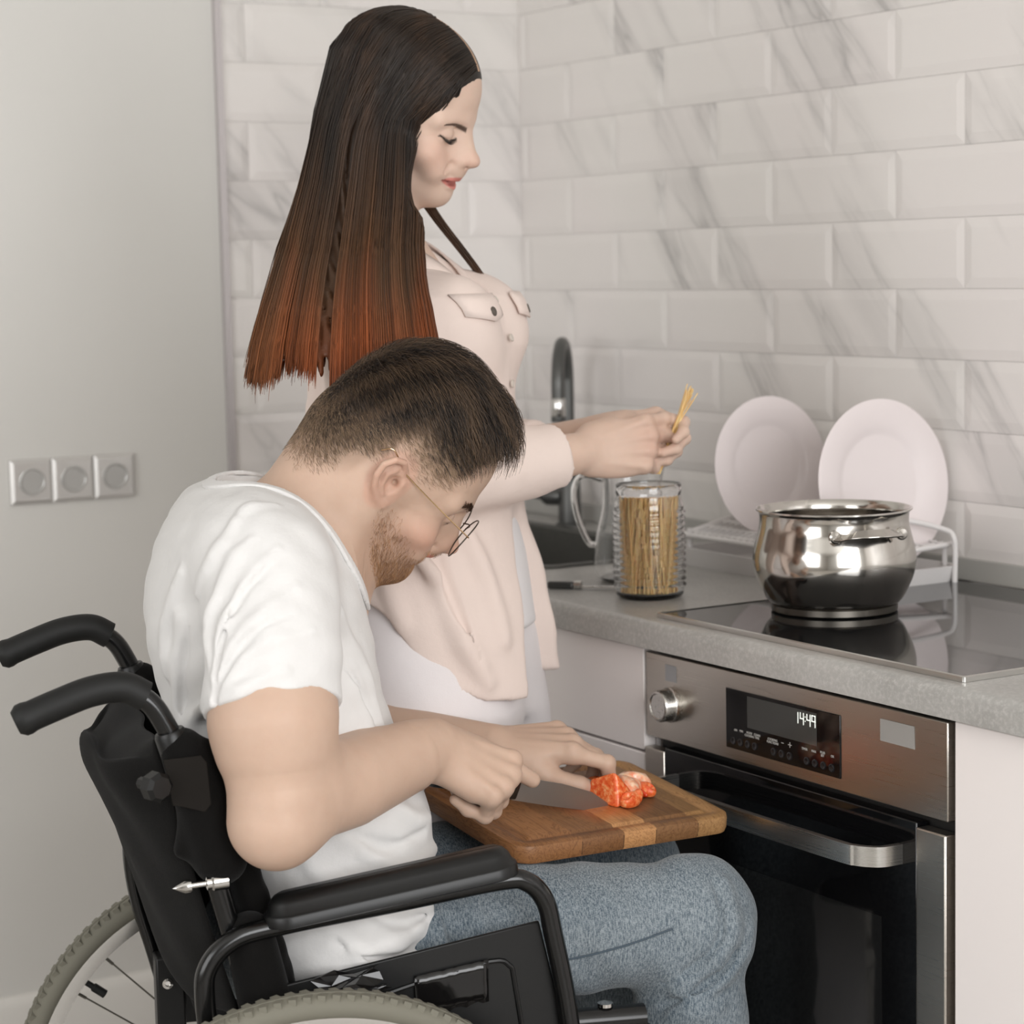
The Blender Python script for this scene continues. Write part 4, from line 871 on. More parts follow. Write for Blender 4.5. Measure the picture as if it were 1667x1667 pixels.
strand_mesh('eyebrows', comb(skull, bw, ff, 4, .008, .0014, jit=.25, g=g), np.linspace(1, .4, 4)[None]*.0004, hairm, man, lambda P: np.tile(A(*srgb(84, 58, 40)[:3]), (*P.shape[:2], 1)))
# glasses: worn by the man
gl = empty('eyeglasses', ORG, ANG); tag(gl, 'thin gold wire-frame eyeglasses worn by the seated man', 'glasses')
gm = mat('gold_wire', srgb(212, 180, 140), .22, 1); gd = mat('dark_wire', srgb(96, 88, 80), .3, .9)
fr2 = MB(); lens = MB()
lensm = mat('lens', (1, 1, 1, 1)); N, L, b = nodes(lensm); tb_ = N.new('ShaderNodeBsdfTransparent'); gb_ = N.new('ShaderNodeBsdfGlossy'); gb_.inputs['Roughness'].default_value = .03; ms_ = N.new('ShaderNodeMixShader'); ms_.inputs[0].default_value = .09
L.new(tb_.outputs[0], ms_.inputs[1]); L.new(gb_.outputs[0], ms_.inputs[2]); L.new(ms_.outputs[0], N['Material Output'].inputs['Surface'])
for s_ in (-1, 1):
    pts_ = [hp_(.1145-.0035*(abs(math.cos(a)*.0245+.033)/.033-.0)**2*.9-.10*(math.sin(a)*.021-.004)*1.0*.25, s_*(.035+.0270*math.cos(a)), -.006+.0250*math.sin(a)) for a in np.linspace(0, 2*PI, 41)]
    fr2.tube(pts_, .00085, 8)
    cpt = sum(pts_[:-1])/40; lens.add([cpt]+pts_[:-1], [(0, i+1, (i+1) % 40+1) for i in range(40)])
fr2.tube([hp_(.1135, -.010, -.001), hp_(.117, -.004, .003), hp_(.117, .004, .003), hp_(.1135, .010, -.001)], .0009, 8)
fr2.build('frame', gd, gl)
lg = lens.build('lenses', lensm, gl)
for s_ in (-1, 1):
    MB().tube(cr([hp_(.1055, s_*.0565, .002), hp_(.1035, s_*.0625, .003), hp_(.06, s_*.0735, .008), hp_(.012, s_*.0800, .0135), hp_(-.004, s_*.0815, .017), hp_(-.026, s_*.083, .027), hp_(-.036, s_*.081, .018)], 5), .0009, 8).build('temple_arm', gm, gl)

# t-shirt
M['tee'] = cloth('white_jersey', srgb(217, 215, 213), 1400, .5, .1, .3)
ts = S()
ts.cone((.115, -.11, 1.062), (.120, .12, 1.062), .074, .074, .05)
ts.ell((.132, 0, .985), (.128, .187, .15), k=.04)
ts.ell((.155, 0, .855), (.126, .172, .15), k=.05)
ts.ell((.205, 0, .735), (.118, .170, .13), k=.05)
ts.ell((.205, 0, .615), (.122, .202, .085), k=.04); ts.ell((.22, -.09, .625), (.108, .11, .09), k=.04); ts.ell((.205, -.08, .715), (.110, .095, .10), k=.04)
AD = A(-.16, -.36, -.92); AD /= np.linalg.norm(AD)
ts.chain([A(.125, -.165, 1.045), A(.121, -.212, .98), A(.108, -.247, .87)], [.073, .074, .0745], .035, cut=[((.110, -.25, .920), (.0, -.46, -.88))])
ts.chain([A(.14, .165, 1.045), A(.15, .215, .97), A(.17, .25, .88)], [.073, .072, .072], .035, cut=[((.165, .245, .90), (.1, .3, -.93))])
# folds
def surf(sdf, u, z, v0=-.42, dv=.006):
    v = v0
    for _ in range(120):
        d = sdf.ev(A(u, v, z)[None])[0]
        if d < .0005: break
        v += max(d*.7, .001)
        if v > .2: break
    return A(u, v, z)
base_ts = S(); base_ts.p = list(ts.p)
def fold(L, r=.006, k=.012, off=.0, sdf=None, tgt=None, op='U'):
    P = [surf(sdf or base_ts, u, z) for u, z in L]; P = cr(P, 3); P = [p+A(0, off, 0) for p in P]; n = len(P)
    rr = [max(.0012, r*math.sin(PI*(i+.6)/(n+.2))**.6) for i in range(n)]; (tgt or ts).chain(P, rr, k, op=op)
for L_, r_ in (([(.047, .965), (.052, 1.01), (.072, 1.06), (.100, 1.095)], .007), ([(.050, .955), (.062, 1.005), (.085, 1.045), (.125, 1.083)], .006), ([(.052, .948), (.070, .99), (.098, 1.02), (.14, 1.045)], .0055),
               ([(.055, .94), (.078, .975), (.11, .995), (.15, 1.0)], .005), ([(.052, .93), (.08, .95), (.12, .965)], .005), ([(.075, 1.09), (.10, 1.12), (.135, 1.125)], .005), ([(.045, 1.03), (.062, 1.075), (.088, 1.11)], .006)):
    fold(L_, r_, .010, off=.002)
for L_ in ([(.022, .93), (.020, .99), (.035, 1.05)], [(.035, .86), (.030, .93), (.034, 1.0)], [(.04, .83), (.045, .88), (.047, .93)], [(.20, 1.0), (.225, .95), (.245, .90), (.26, .84)], [(.215, .93), (.235, .87), (.25, .80)],
           [(.19, .70), (.235, .665), (.285, .665)], [(.17, .66), (.22, .63), (.28, .64)], [(.20, .63), (.24, .605), (.30, .60)], [(.22, .73), (.27, .705), (.315, .71)], [(.16, .72), (.19, .69), (.22, .68)], [(.24, .79), (.28, .76), (.305, .75)], [(.27, .68), (.30, .64), (.31, .58)]):
    fold(L_, .0065, .016, off=.003)
for L_ in ([(.20, .685), (.25, .652), (.30, .652)], [(.18, .64), (.23, .615), (.29, .62)], [(.205, .755), (.25, .735), (.30, .738)]): fold(L_, .004, .010, off=-.001, op='S')
# neck opening: a cylinder-like cut around the neck, with a ribbed collar
nk0 = hp_(-.028, 0, -.04); nd = A(.56, 0, -.83); 
NKA, NKB = A(.160, -.012, 1.150), A(.240, -.008, 1.075)
neck_cut = lambda p: np.minimum(_cone(p, NKA, NKB, .069, .082), _cone(p, NKA, A(.16, -.008, 1.05), .064, .058))
ts_pre = S(); ts_pre.p = list(ts.p)
ts._a('S', .003, neck_cut, None)
for L_, r_ in (([(.048, .93), (.058, .99), (.080, 1.035), (.115, 1.07)], .003), ([(.051, .94), (.068, .978), (.092, 1.005), (.13, 1.022)], .003), ([(.034, .88), (.034, .94), (.040, .99)], .004), ([(.20, .96), (.225, .915), (.245, .865)], .004)):
    fold(L_, r_, .007, off=-.001, op='S')
ts.plane((.2, 0, .553), (.08, 0, -1), k=.006)
dispT = lambda p: .0016*np.sin(p[..., 2]*55+p[..., 0]*70+np.sin(p[..., 1]*30)*1.5)*np.sin(p[..., 0]*42-p[..., 2]*25)+.0008*np.sin(p[..., 2]*140+p[..., 1]*60)*np.sin(p[..., 0]*110)
V_, F_ = ts.mesh((-.04, -.36, .53), (.40, .36, 1.22), .0032, disp=dispT)
tee = mkmesh('t_shirt', V_, F_, M['tee'], man)
# ribbed collar band following the neckline
cb_ = S()._a('U', .001, lambda p: np.maximum(np.maximum(np.abs(ts_pre.ev(p)-.0008)-.0026, neck_cut(p)-.017), -neck_cut(p)), None)
V_, F_ = cb_.mesh((.04, -.16, .95), (.36, .16, 1.20), .0022); mkmesh('collar_band', V_, F_, M['tee'], tee)

# jeans
M['denim'] = mat('denim', srgb(110, 124, 134), .85, 0, .15, Sheen_Weight=.15); m_ = M['denim']
c1 = coord(m_, 'Object', (1, 1, 1)); nA = noise(m_, c1, 9, 3); nB = noise(m_, coord(m_, 'Object', (480, 480, 2200), (0, .12, 0)), 1, 2, .6); nC = noise(m_, coord(m_, 'Object', (700, 300, 160), (0, -.1, 0)), 1, 2)
cA = mixc(m_, ramp(m_, nA, [(.35, (0, 0, 0)), (.65, (1, 1, 1))]), srgb(80, 95, 106), srgb(118, 128, 134)); mm = mth(m_, 'MULTIPLY', mth(m_, 'ADD', nB, nC), .5)
cB = mixc(m_, ramp(m_, mm, [(.40, (0, 0, 0)), (.60, (1, 1, 1))]), srgb(46, 60, 74), srgb(158, 165, 168)); setc(m_, mixc(m_, .6, cA, cB)); bump(m_, mm, .35, .0008)
jn = S()
KN, KF = A(.630, -.118, .600), A(.626, .140, .595)
jn.ell((.175, 0, .590), (.12, .170, .085), k=.03)
for kp, hv, sx in ((KN, -.105, -1), (KF, .11, 1)):
    jn.chain([A(.20, hv, .588), A(.42, hv-.005*-sx, .5985), kp], [.082, .0815, .0665], .03)
    jn.ell(kp+A(.004, 0, .0), (.066, .064, .064), k=.02)
    jn.chain([kp, kp+A(-.004, 0, -.12), kp+A(-.006, 0, -.30), kp+A(.0, 0, -.47)], [.0645, .068, .066, .070], .03, cut=[(kp+A(0, 0, -.47), (0, 0, -1))])
base_j = S(); base_j.p = list(jn.p)
def jf(px, r, k=.012, op='U', off=.002):
    P = cr([surf(base_j, u, z) for u, z in px], 3); n = len(P); jn.chain([p+A(0, off*(1 if op == 'U' else -1), 0) for p in P], [max(.001, r*math.sin(PI*(i+.6)/(n+.2))**.6) for i in range(n)], k, op=op)
for L_ in ([(.655, .655), (.652, .605), (.630, .565), (.590, .530)], [(.682, .600), (.662, .560), (.625, .530), (.585, .505)], [(.345, .665), (.352, .62), (.345, .58)], [(.30, .65), (.312, .60), (.31, .55)], [(.56, .47), (.60, .50), (.64, .51)]):
    jf(L_, .009, .016)
for L_ in ([(.640, .655), (.640, .605), (.615, .568), (.575, .540)], [(.668, .595), (.648, .560), (.608, .530), (.575, .51)], [(.315, .64), (.323, .60), (.32, .56)], [(.345, .655), (.352, .61), (.345, .57)]):
    jf(L_, .0042, .007, 'S', .0002)
dispJ = lambda p: .0022*np.sin(p[..., 0]*38+np.sin(p[..., 1]*25)*2)*np.sin(p[..., 2]*50+p[..., 0]*15)+.001*np.sin(p[..., 0]*110+p[..., 2]*80)
V_, F_ = jn.mesh((.02, -.24, .08), (.74, .25, .74), .004, disp=dispJ)
je = mkmesh('jeans', V_, F_, M['denim'], man)
sm_ = [surf(base_j, u, z)+A(0, -.0015, 0) for u, z in ((.42, .585), (.48, .59), (.53, .598), (.58, .610))]
MB().tube(cr(sm_, 4), .0012, 6).build('side_seam', mat('denim_dark', srgb(70, 82, 92), .9), je)
# shoes on the footplates
for kp in (KN, KF):
    sh = S().ell(kp+A(.07, 0, -.452), (.13, .045, .033), k=.02).ell(kp+A(.0, 0, -.415), (.05, .04, .045), k=.03); sh.plane(kp+A(0, 0, -.483), (0, 0, -1), .004)
    V_, F_ = sh.mesh(kp+A(-.1, -.08, -.52), kp+A(.24, .08, -.34), .005); mkmesh('shoe', V_, F_, mat('white_leather', srgb(214, 212, 208), .5), man)
# ================================================================== CHOPPING BOARD, KNIFE, TOMATO on the man's lap
rz_b, rp_b, rr_b = .288, .02, .115
a_ = A(math.cos(rz_b)*math.cos(rp_b), math.sin(rz_b)*math.cos(rp_b), -math.sin(rp_b)); b_ = A(-math.sin(rz_b)*math.cos(rr_b), math.cos(rz_b)*math.cos(rr_b), math.sin(rr_b)); b_ -= a_*(a_@b_); b_ /= np.linalg.norm(b_); RB = np.array([a_, b_, np.cross(a_, b_)]).T
CB = A(.532, .040, .7155)   # centre of the top face
Mloc = Matrix.Translation(ORG)@Matrix.Rotation(ANG, 4, 'Z')
def place(o, p, R): o.matrix_world = Mloc@Matrix(((*R[0], p[0]), (*R[1], p[1]), (*R[2], p[2]), (0, 0, 0, 1)))
HL, HW, TH = .158, .124, .024
bd = MB(); lv = []; n_ = 0
for e, z in ((.006, -TH), (.0015, -TH+.0015), (.0, -TH+.006), (.0, -.006), (.0015, -.0015), (.006, 0), (.0175, 0), (.0195, -.0022), (.0235, -.0035), (.0275, -.0022), (.0295, 0)):
    q = rrect(-HL+e, -HW+e, HL-e, HW-e, max(.026-e, .004), 7); n_ = len(q); lv += [(x, y, z) for x, y in q]
nl_ = 11; bd.add(lv, [tuple(range(n_-1, -1, -1)), tuple(range((nl_-1)*n_, nl_*n_))]+[(s_*n_+k, s_*n_+(k+1) % n_, s_*n_+n_+(k+1) % n_, s_*n_+n_+k) for s_ in range(nl_-1) for k in range(n_)])
wm = mat('board_wood', srgb(150, 108, 70), .42, 0, .4); N, L, b = nodes(wm)
tc = N.new('ShaderNodeTexCoord'); sx = N.new('ShaderNodeSeparateXYZ'); L.new(tc.outputs['Object'], sx.inputs[0])
stp = mth(wm, 'DIVIDE', mth(wm, 'ADD', sx.outputs[0], .158), .316)
strip = ramp(wm, stp, [(0, srgb(134, 92, 56)), (.28, srgb(122, 84, 52)), (.47, srgb(182, 134, 88)), (.62, srgb(128, 92, 60)), (.82, srgb(160, 122, 80))], 'CONSTANT')
sid = ramp(wm, stp, [(0, (.1,)*3), (.28, (.9,)*3), (.47, (.35,)*3), (.62, (.75,)*3), (.82, (.5,)*3)], 'CONSTANT')
mp = N.new('ShaderNodeMapping'); L.new(tc.outputs['Object'], mp.inputs[0]); mp.inputs['Scale'].default_value = (9, 1.6, 6)
adv = N.new('ShaderNodeVectorMath'); adv.operation = 'ADD'; L.new(mp.outputs[0], adv.inputs[0]); sc_ = N.new('ShaderNodeVectorMath'); sc_.operation = 'SCALE'; L.new(sid, sc_.inputs[0]); sc_.inputs[3].default_value = 7; L.new(sc_.outputs[0], adv.inputs[1])
gr = noise(wm, adv.outputs[0], 5, 5, .6, 1.6); wv = mth(wm, 'FRACT', mth(wm, 'MULTIPLY', gr, 9)); gl_ = ramp(wm, wv, [(0, (.62, .56, .5)), (.25, (1, 1, 1)), (.8, (1.05, 1.03, 1)), (1, (.7, .64, .58))])
fine = noise(wm, coord(wm, 'Object', (400, 30, 400)), 1, 3); col2 = mixc(wm, 1., strip, gl_, 'MULTIPLY'); col3 = mixc(wm, .5, col2, ramp(wm, fine, [(.3, (.72, .7, .68)), (.6, (1.1, 1.1, 1.1))]), 'MULTIPLY')
# tomato juice stains
stn = noise(wm, coord(wm), 26, 3); dd_ = N.new('ShaderNodeVectorMath'); dd_.operation = 'DISTANCE'; L.new(tc.outputs['Object'], dd_.inputs[0]); dd_.inputs[1].default_value = (.012, -.030, 0)
stm = ramp(wm, mth(wm, 'ADD', mth(wm, 'MULTIPLY', dd_.outputs['Value'], 12), mth(wm, 'MULTIPLY', stn, .5)), [(.45, (.6,)*3), (.95, (0,)*3)])
setc(wm, mixc(wm, stm, col3, srgb(176, 88, 42))); setc(wm, mixc(wm, stm, (.45,)*3+(1,), (.15,)*3+(1,)), 'Roughness'); bump(wm, gr, .25, .0015)
cb = bd.build('cutting_board', wm, ang=50); place(cb, CB, RB)
tag(cb, 'worn wooden cutting board with juice groove resting on the man\'s lap', 'cutting board')
Bp = lambda x, y, z=0: CB+RB@A(x, y, z)
# joints between the staves, as thin dark glue lines
jl = MB()
for fx in (.28, .47, .62, .82):
    x = -.158+.316*fx
    jl.box((x-.0003, -HW-.0001, -TH+.004), (x+.0003, -HW+.001, -.004))
jo = jl.build('glue_joint', mat('glue_line', srgb(58, 38, 24), .8), cb, smooth=False)
jo['kind'] = 'stuff'
# kitchen knife in the near hand
def uv_hit(p): return p
kb0 = A(0.3155, -0.1000, 0.7947); kb1 = A(0.4318, -0.0450, 0.7576); ktip = A(0.5616, 0.0080, 0.7203)
kd = (ktip-kb0)/np.linalg.norm(ktip-kb0); kz = A(0, 0, 1)-CF*.18; KR = frame(kd, kz)
kf = empty('kitchen_knife'); place(kf, kb1, KR); tag(kf, 'kitchen knife with black handle held by the seated man over the board', 'knife')
hl = -float(np.linalg.norm(kb1-kb0))
S_ = S().chain([A(hl+.008, 0, .002), A(hl+.03, 0, .0), A(hl*.5, 0, .002), A(-.012, 0, .003)], [.0140, .0125, .0125, .0125], .006); S_.box((-.006, 0, .001), (.0095, .0068, .0145), .003, k=.008)
V_, F_ = S_.mesh((hl-.03, -.03, -.03), (.02, .03, .03), .0015); hv_ = V_.copy(); hv_[:, 1] *= .85
kh = mkmesh('handle', hv_, F_, mat('knife_black', srgb(26, 26, 25), .35), kf)
MB().lathe([(.0024, 0), (.0024, .0004), (0, .0004)], (-.008, -.0070, .003), 14, rotm(PI/2, 0, 0)).build('rivet', M['chrome'], kh)
bl_ = float(np.linalg.norm(ktip-kb1)); yy = .0009
top_ = [(0, .0150), (bl_*.5, .0135), (bl_*.85, .0085), (bl_*1.05, -.002), (bl_*1.12, -.012)]; bot_ = [(bl_*1.1, -.0135), (bl_*.9, -.0152), (bl_*.5, -.0160), (0, -.0150)]
nt = len(top_)+len(bot_); pv = [(x, -yy if z > -.01 else -.0001, z) for x, z in top_+bot_]+[(x, yy if z > -.01 else .0001, z) for x, z in top_+bot_]
MB().add(pv, [tuple(range(nt-1, -1, -1)), tuple(range(nt, 2*nt))]+[(k, (k+1) % nt, nt+(k+1) % nt, nt+k) for k in range(nt)]).build('blade', mat('blade_steel', srgb(158, 153, 148), .36, .85), kf, smooth=False)
# tomato pieces
tsk = mat('tomato_skin', srgb(206, 62, 28), .18, 0, .6, Subsurface_Weight=.25, Subsurface_Scale=.006)
tfl = mat('tomato_flesh', srgb(232, 110, 66), .2, 0, .7, Subsurface_Weight=.4, Subsurface_Scale=.008); nt_ = noise(tfl, coord(tfl), 180, 4, .6)
setc(tfl, ramp(tfl, nt_, [(.32, srgb(216, 70, 26)), (.52, srgb(232, 116, 60)), (.7, srgb(240, 176, 120))])); bump(tfl, nt_, .6, .002)
tpl = mat('tomato_core', srgb(244, 196, 160), .22, 0, .7, Subsurface_Weight=.5, Subsurface_Scale=.006); setc(tpl, ramp(tpl, noise(tpl, coord(tpl), 120, 3), [(.35, srgb(238, 150, 110)), (.65, srgb(250, 214, 184))]))
# the wedge being cut: skin outside, cut faces of flesh
tw = empty('tomato_wedge'); place(tw, Bp(.032, -.022, 0), RB@rotm(0, 0, .35)); tag(tw, 'tomato wedge standing on the board under the fingers, being cut', 'tomato', 'cut tomato on the board')
w_ = S().ell((0, .0, .012), (.034, .034, .034), k=.001); w_.plane((0, 0, .0005), (0, 0, -1)); w_.plane((-.010, 0, 0), (-1, 0, .12)); w_.plane((.0, .004, .03), (.75, .35, .62), .004); w_.plane((0, .022, 0), (0, 1, 0), .004)
w_.plane((0, -.027, .0), (0, -1, .25), .006)
V_, F_ = w_.mesh((-.05, -.05, -.01), (.05, .05, .06), .0012)
rad_ = np.linalg.norm((V_-A(0, 0, .012))/.034, axis=1); mi = (rad_[F_].mean(1) < .965).astype(np.int32)
o = mkmesh('flesh', V_, F_, [tsk, tfl], tw); o.data.polygons.foreach_set('material_index', mi)
pc = np.random.default_rng(21)
spots = [(.066, -.012, .021, 'largest chopped tomato chunk with red skin edge, right of the wedge'), (.050, .012, .017, 'chopped tomato chunk just behind the wedge'), (.092, .006, .019, 'pale chopped tomato chunk at the far right of the heap'), (.074, .024, .014, 'small tomato chunk at the back of the heap'), (.052, -.046, .015, 'small tomato piece lying in front of the wedge'), (.094, -.018, .014, 'small tomato piece at the right front of the heap'), (-.005, .062, .008, 'tiny tomato scrap lying behind the hand')]
for i, (x, y, r_, lb) in enumerate(spots):
    t_ = empty('tomato_piece'); place(t_, Bp(x, y, 0), RB@rotm(0, 0, pc.uniform(0, 6))); tag(t_, lb, 'tomato', 'cut tomato on the board')
    p_ = S().ell((0, 0, r_*.5), (r_*1.25, r_*.8, r_*.75), k=.001); 
    for k in range(5): a0 = pc.uniform(0, 6.28); p_.ell((math.cos(a0)*r_*.75, math.sin(a0)*r_*.6, r_*(.45+.4*pc.random())), A(.5, .4, .38)*r_*pc.uniform(.7, 1.2), rotm(pc.uniform(0, 3), pc.uniform(0, 3), 0), k=.003)
    for k in range(2): a0 = pc.uniform(0, 6.28); p_.ell((math.cos(a0)*r_*.8, math.sin(a0)*r_*.6, r_*1.1), A(.5, .3, .35)*r_, k=.003, op='S')
    p_.plane((0, 0, .0004), (0, 0, -1)); V_, F_ = p_.mesh(A(-2.4, -2.4, -.5)*r_, A(2.4, 2.4, 2.6)*r_, .0013); mkmesh('flesh', V_, F_, tpl if i in (0, 2) else tfl, t_)
    sv_ = S().ell((0, -r_*.75, r_*.40), (r_*1.2, r_*.28, r_*.42), rotm(.5, 0, 0), k=.001); sv_.plane((0, 0, .0003), (0, 0, -1)); V_, F_ = sv_.mesh(A(-2, -2, -.5)*r_, A(2, 2, 2)*r_, .0013)
    if i in (0, 4, 5): mkmesh('skin', V_, F_, tsk, t_)
# ================================================================== THE WOMAN (own frame: x forward, y left)
WORG, WANG = (1.1027, -0.8404, 0), 0.76390
WR, WF = A(0.9666, 0.2571, 0.0000), A(-0.2577, 0.9664, 0.0000)
wo = empty('person', WORG, WANG); tag(wo, 'standing woman with very long dark brown hair and pale pink overshirt, holding spaghetti', 'person')
WS = .985; WHR = rotm(0, 0, math.radians(-1))@rotm(0, math.radians(21), 0)@rotm(math.radians(8), 0, 0)
WHC = A(-0.0234, 0.0000, 1.5863)
wh_ = head_sdf(False, smile=.55)
wp = lambda x, y, z: WHR@A(x, y, z)*WS+WHC
wb_ = S(); wb_.xf(wh_, WHR, WHC, WS)
wb_.chain([wp(-.028, 0, -.03), A(-.055, 0, 1.44), A(-.055, 0, 1.38)], [.050, .047, .065], .025)
wb_.cone((-.05, -.11, 1.36), (-.05, .11, 1.36), .045, .045, .05); wb_.ell((-.03, 0, 1.25), (.08, .13, .14), k=.05)
SN, EN, WN = A(-0.0283, -0.1650, 1.3389), A(0.0224, -0.2250, 1.1116), A(0.2079, 0.0350, 1.1303)
wb_.chain([SN, EN], [.045, .036], .03); D1 = (WN-EN)/np.linalg.norm(WN-EN)
wb_.chain([EN, EN+D1*.08, WN-D1*.09, WN-D1*.02, WN], [.036, .038, .0315, .0285, .027], .02)
SF_, EF, WFp = A(-0.0389, 0.1650, 1.3512), A(-0.0266, 0.2400, 1.0919), A(0.1984, 0.1300, 1.1476)
wb_.chain([SF_, EF], [.045, .036], .03); D2 = (WFp-EF)/np.linalg.norm(WFp-EF); wb_.chain([EF, EF+D2*.08, WFp-D2*.05, WFp], [.036, .036, .027, .0245], .02)
UP = A(0, 0, 1)
Xn = WR*.95+UP*.10+WF*.26; Rn2 = frame(Xn, -WF*.97+UP*.16+WR*.2)
hN, nlN = hand_sdf(1, [(.62, 1.25, .6), (.72, 1.35, .6), (.80, 1.4, .6), (.88, 1.4, .6)], (.06, .0, -.05, -.12), [(.018, .022, -.016), (.052, .030, -.034), (.085, .022, -.044), (.110, .008, -.046)], 1.0, .98)
HON = WN+Rn2@A(.003, 0, 0); wb_.xf(hN, Rn2, HON)
Xf2 = WR*.97+UP*.02+WF*.05; Rf2 = frame(Xf2, WF*.85+UP*.45)
hF, nlF = hand_sdf(-1, [(.6, 1.1, .5), (.8, 1.3, .6), (.9, 1.3, .6), (1.0, 1.3, .6)], (.03, 0, -.03, -.06), [(.018, .020, -.016), (.052, .032, -.028), (.085, .026, -.036), (.110, .012, -.040)], .96, .92)
HOF = WFp+Rf2@A(.003, 0, 0); wb_.xf(hF, Rf2, HOF)
V_, F_ = wb_.mesh((-.22, -.30, 1.08), (.46, .34, 1.70), .0019)
q = ((V_-WHC)@WHR)/WS; X_, Y_, Z_ = q.T
WB_ = A(*srgb(212, 185, 168)[:3]); col_ = np.tile(WB_, (len(V_), 1)); g1 = lambda c, r: np.exp(-(((q-A(*c))/A(*r))**2).sum(1))
col_ = lerp(col_, SK['pink'], np.clip(.30*g1((.075, -.045, -.03), (.03, .03, .025))+.3*g1((.118, 0, -.03), (.015, .015, .015)), 0, 1))
yy_ = np.abs(Y_); edge = np.interp(yy_, [0, .012, .030], [.0100, .0082, .001])
lipm = sm(np.abs(Z_+.0640-.10*yy_), edge+.0008, edge-.0008)*sm(X_, .082, .088)*(yy_ < .031); col_ = lerp(col_, A(*srgb(196, 104, 98)[:3]), lipm*.8)
mo = sm(np.abs(Z_+.0640-.12*yy_), .0020, .0008)*(yy_ < .032)*(X_ > .078); col_ = lerp(col_, A(*srgb(120, 52, 48)[:3]), mo*.8)
for s_ in (-1, 1):
    t_ = (s_*Y_-.012)/.038; zb = .0120+.0060*np.sin(np.clip(t_, 0, 1)*2.4)-.002; wbw = .0044*(1-.6*np.clip(t_, 0, 1)); col_ = lerp(col_, A(*srgb(58, 42, 34)[:3]), sm(np.abs(Z_-zb), wbw, wbw*.5)*((t_ > 0) & (t_ < 1) & (X_ > .05))*.92)
    t2 = (s_*Y_-.019)/.027; zl = -.0040-.0045*np.sin(np.clip(t2, 0, 1)*PI)+.002*t2; col_ = lerp(col_, A(*srgb(34, 26, 24)[:3]), sm(np.abs(Z_-zl), .0019, .0010)*((t2 > 0) & (t2 < 1.08) & (X_ > .06))*.95)
kn_ = np.exp(-(np.linalg.norm(V_-(HON+Rn2@A(.095, 0, 0)), axis=1)/.03)**2); col_ = lerp(col_, SK['pink'], kn_*.3)
mkmesh('body', V_, F_, mskin('skin_woman'), wo, colors=col_)
# parting of the hair: a thin line of scalp
pl_ = cr([wp(.0925, -.001, .0885), wp(.070, -.001, .1165), wp(.040, -.001, .1345), wp(.005, -.001, .1405)], 6)
# lashes
lm = mat('lash', srgb(28, 22, 20), .6); LP = []
for s_ in (-1, 1):
    for i in range(26):
        a = i/25; p0 = wp(.0895-.007*a*a, s_*(.021+.024*a), -.0040-.0042*math.sin(a*PI)); LP.append([p0, p0+WHR@A(.003, s_*.001*a, -.0018), p0+WHR@A(.0052, s_*.003*a, -.0026)])
V_, F_ = strands(np.array(LP), np.array([[.0004, .0003, .0001]])); mkmesh('eyelashes', V_, F_, lm, wo)

# overshirt
def colprim(zs, C_, a, b, r=.0, ax=None, soft=.8):
    zs = np.array(zs, float); o = np.argsort(zs); zs = zs[o]; C_ = np.array(C_, float)[o]; a = np.array(a, float)[o]; b = np.array(b, float)[o]
    e1, e2 = ax if ax else (A(1, 0, 0), A(0, 1, 0))
    def fn(p):
        z = p[..., 2]; zc = np.clip(z, zs[0], zs[-1]); u = p@e1-np.interp(zc, zs, C_[:, 0]); v = p@e2-np.interp(zc, zs, C_[:, 1]); aa = np.interp(zc, zs, a); bb = np.interp(zc, zs, b)
        k0 = np.sqrt((u/aa)**2+(v/bb)**2); k1 = np.sqrt((u/aa**2)**2+(v/bb**2)**2)+1e-9; d = np.where(k0 > 1e-6, k0*(k0-1)/k1, -np.minimum(aa, bb)); dz = np.abs(z-zc)
        return np.where(dz > 0, np.sqrt(np.maximum(d, 0)**2+dz**2), d)*soft
    return fn
M['oshirt'] = cloth('pale_pink_cotton', srgb(229, 212, 203), 1100, .45, .1, .25)
os_ = S()
zc = [1.405, 1.376, 1.343, 1.277, 1.195, 1.11, 1.03, .96, .88, .80]
os_._a('U', .01, colprim(zc, [(-.055, 0), (-.045, 0), (-.025, 0), (-.013, 0), (-.018, 0), (-.012, 0), (.0, 0), (.012, 0), (.022, 0), (.03, 0)], [.070, .088, .112, .131, .134, .130, .134, .144, .150, .152], [.075, .135, .165, .178, .180, .178, .182, .188, .19, .19]), None)
os_.ell((.060, -.075, 1.30), (.062, .065, .07), k=.04); os_.ell((.060, .075, 1.30), (.062, .065, .07), k=.04)
os_.chain([SN+A(0, .01, -.015), SN+(EN-SN)*.5, EN], [.058, .064, .060], .04)
CU = WN-D1*.055
os_.chain([EN, EN+D1*.10, CU], [.060, .056, .046], .03, cut=[(CU+A(0, 0, 0), D1)])
os_.chain([SF_+A(0, -.01, -.015), SF_+(EF-SF_)*.5, EF], [.058, .062, .058], .04)
CUF = WFp-D2*.095; os_.chain([EF, EF+D2*.1, CUF], [.056, .050, .040], .03, cut=[(CUF, D2)])
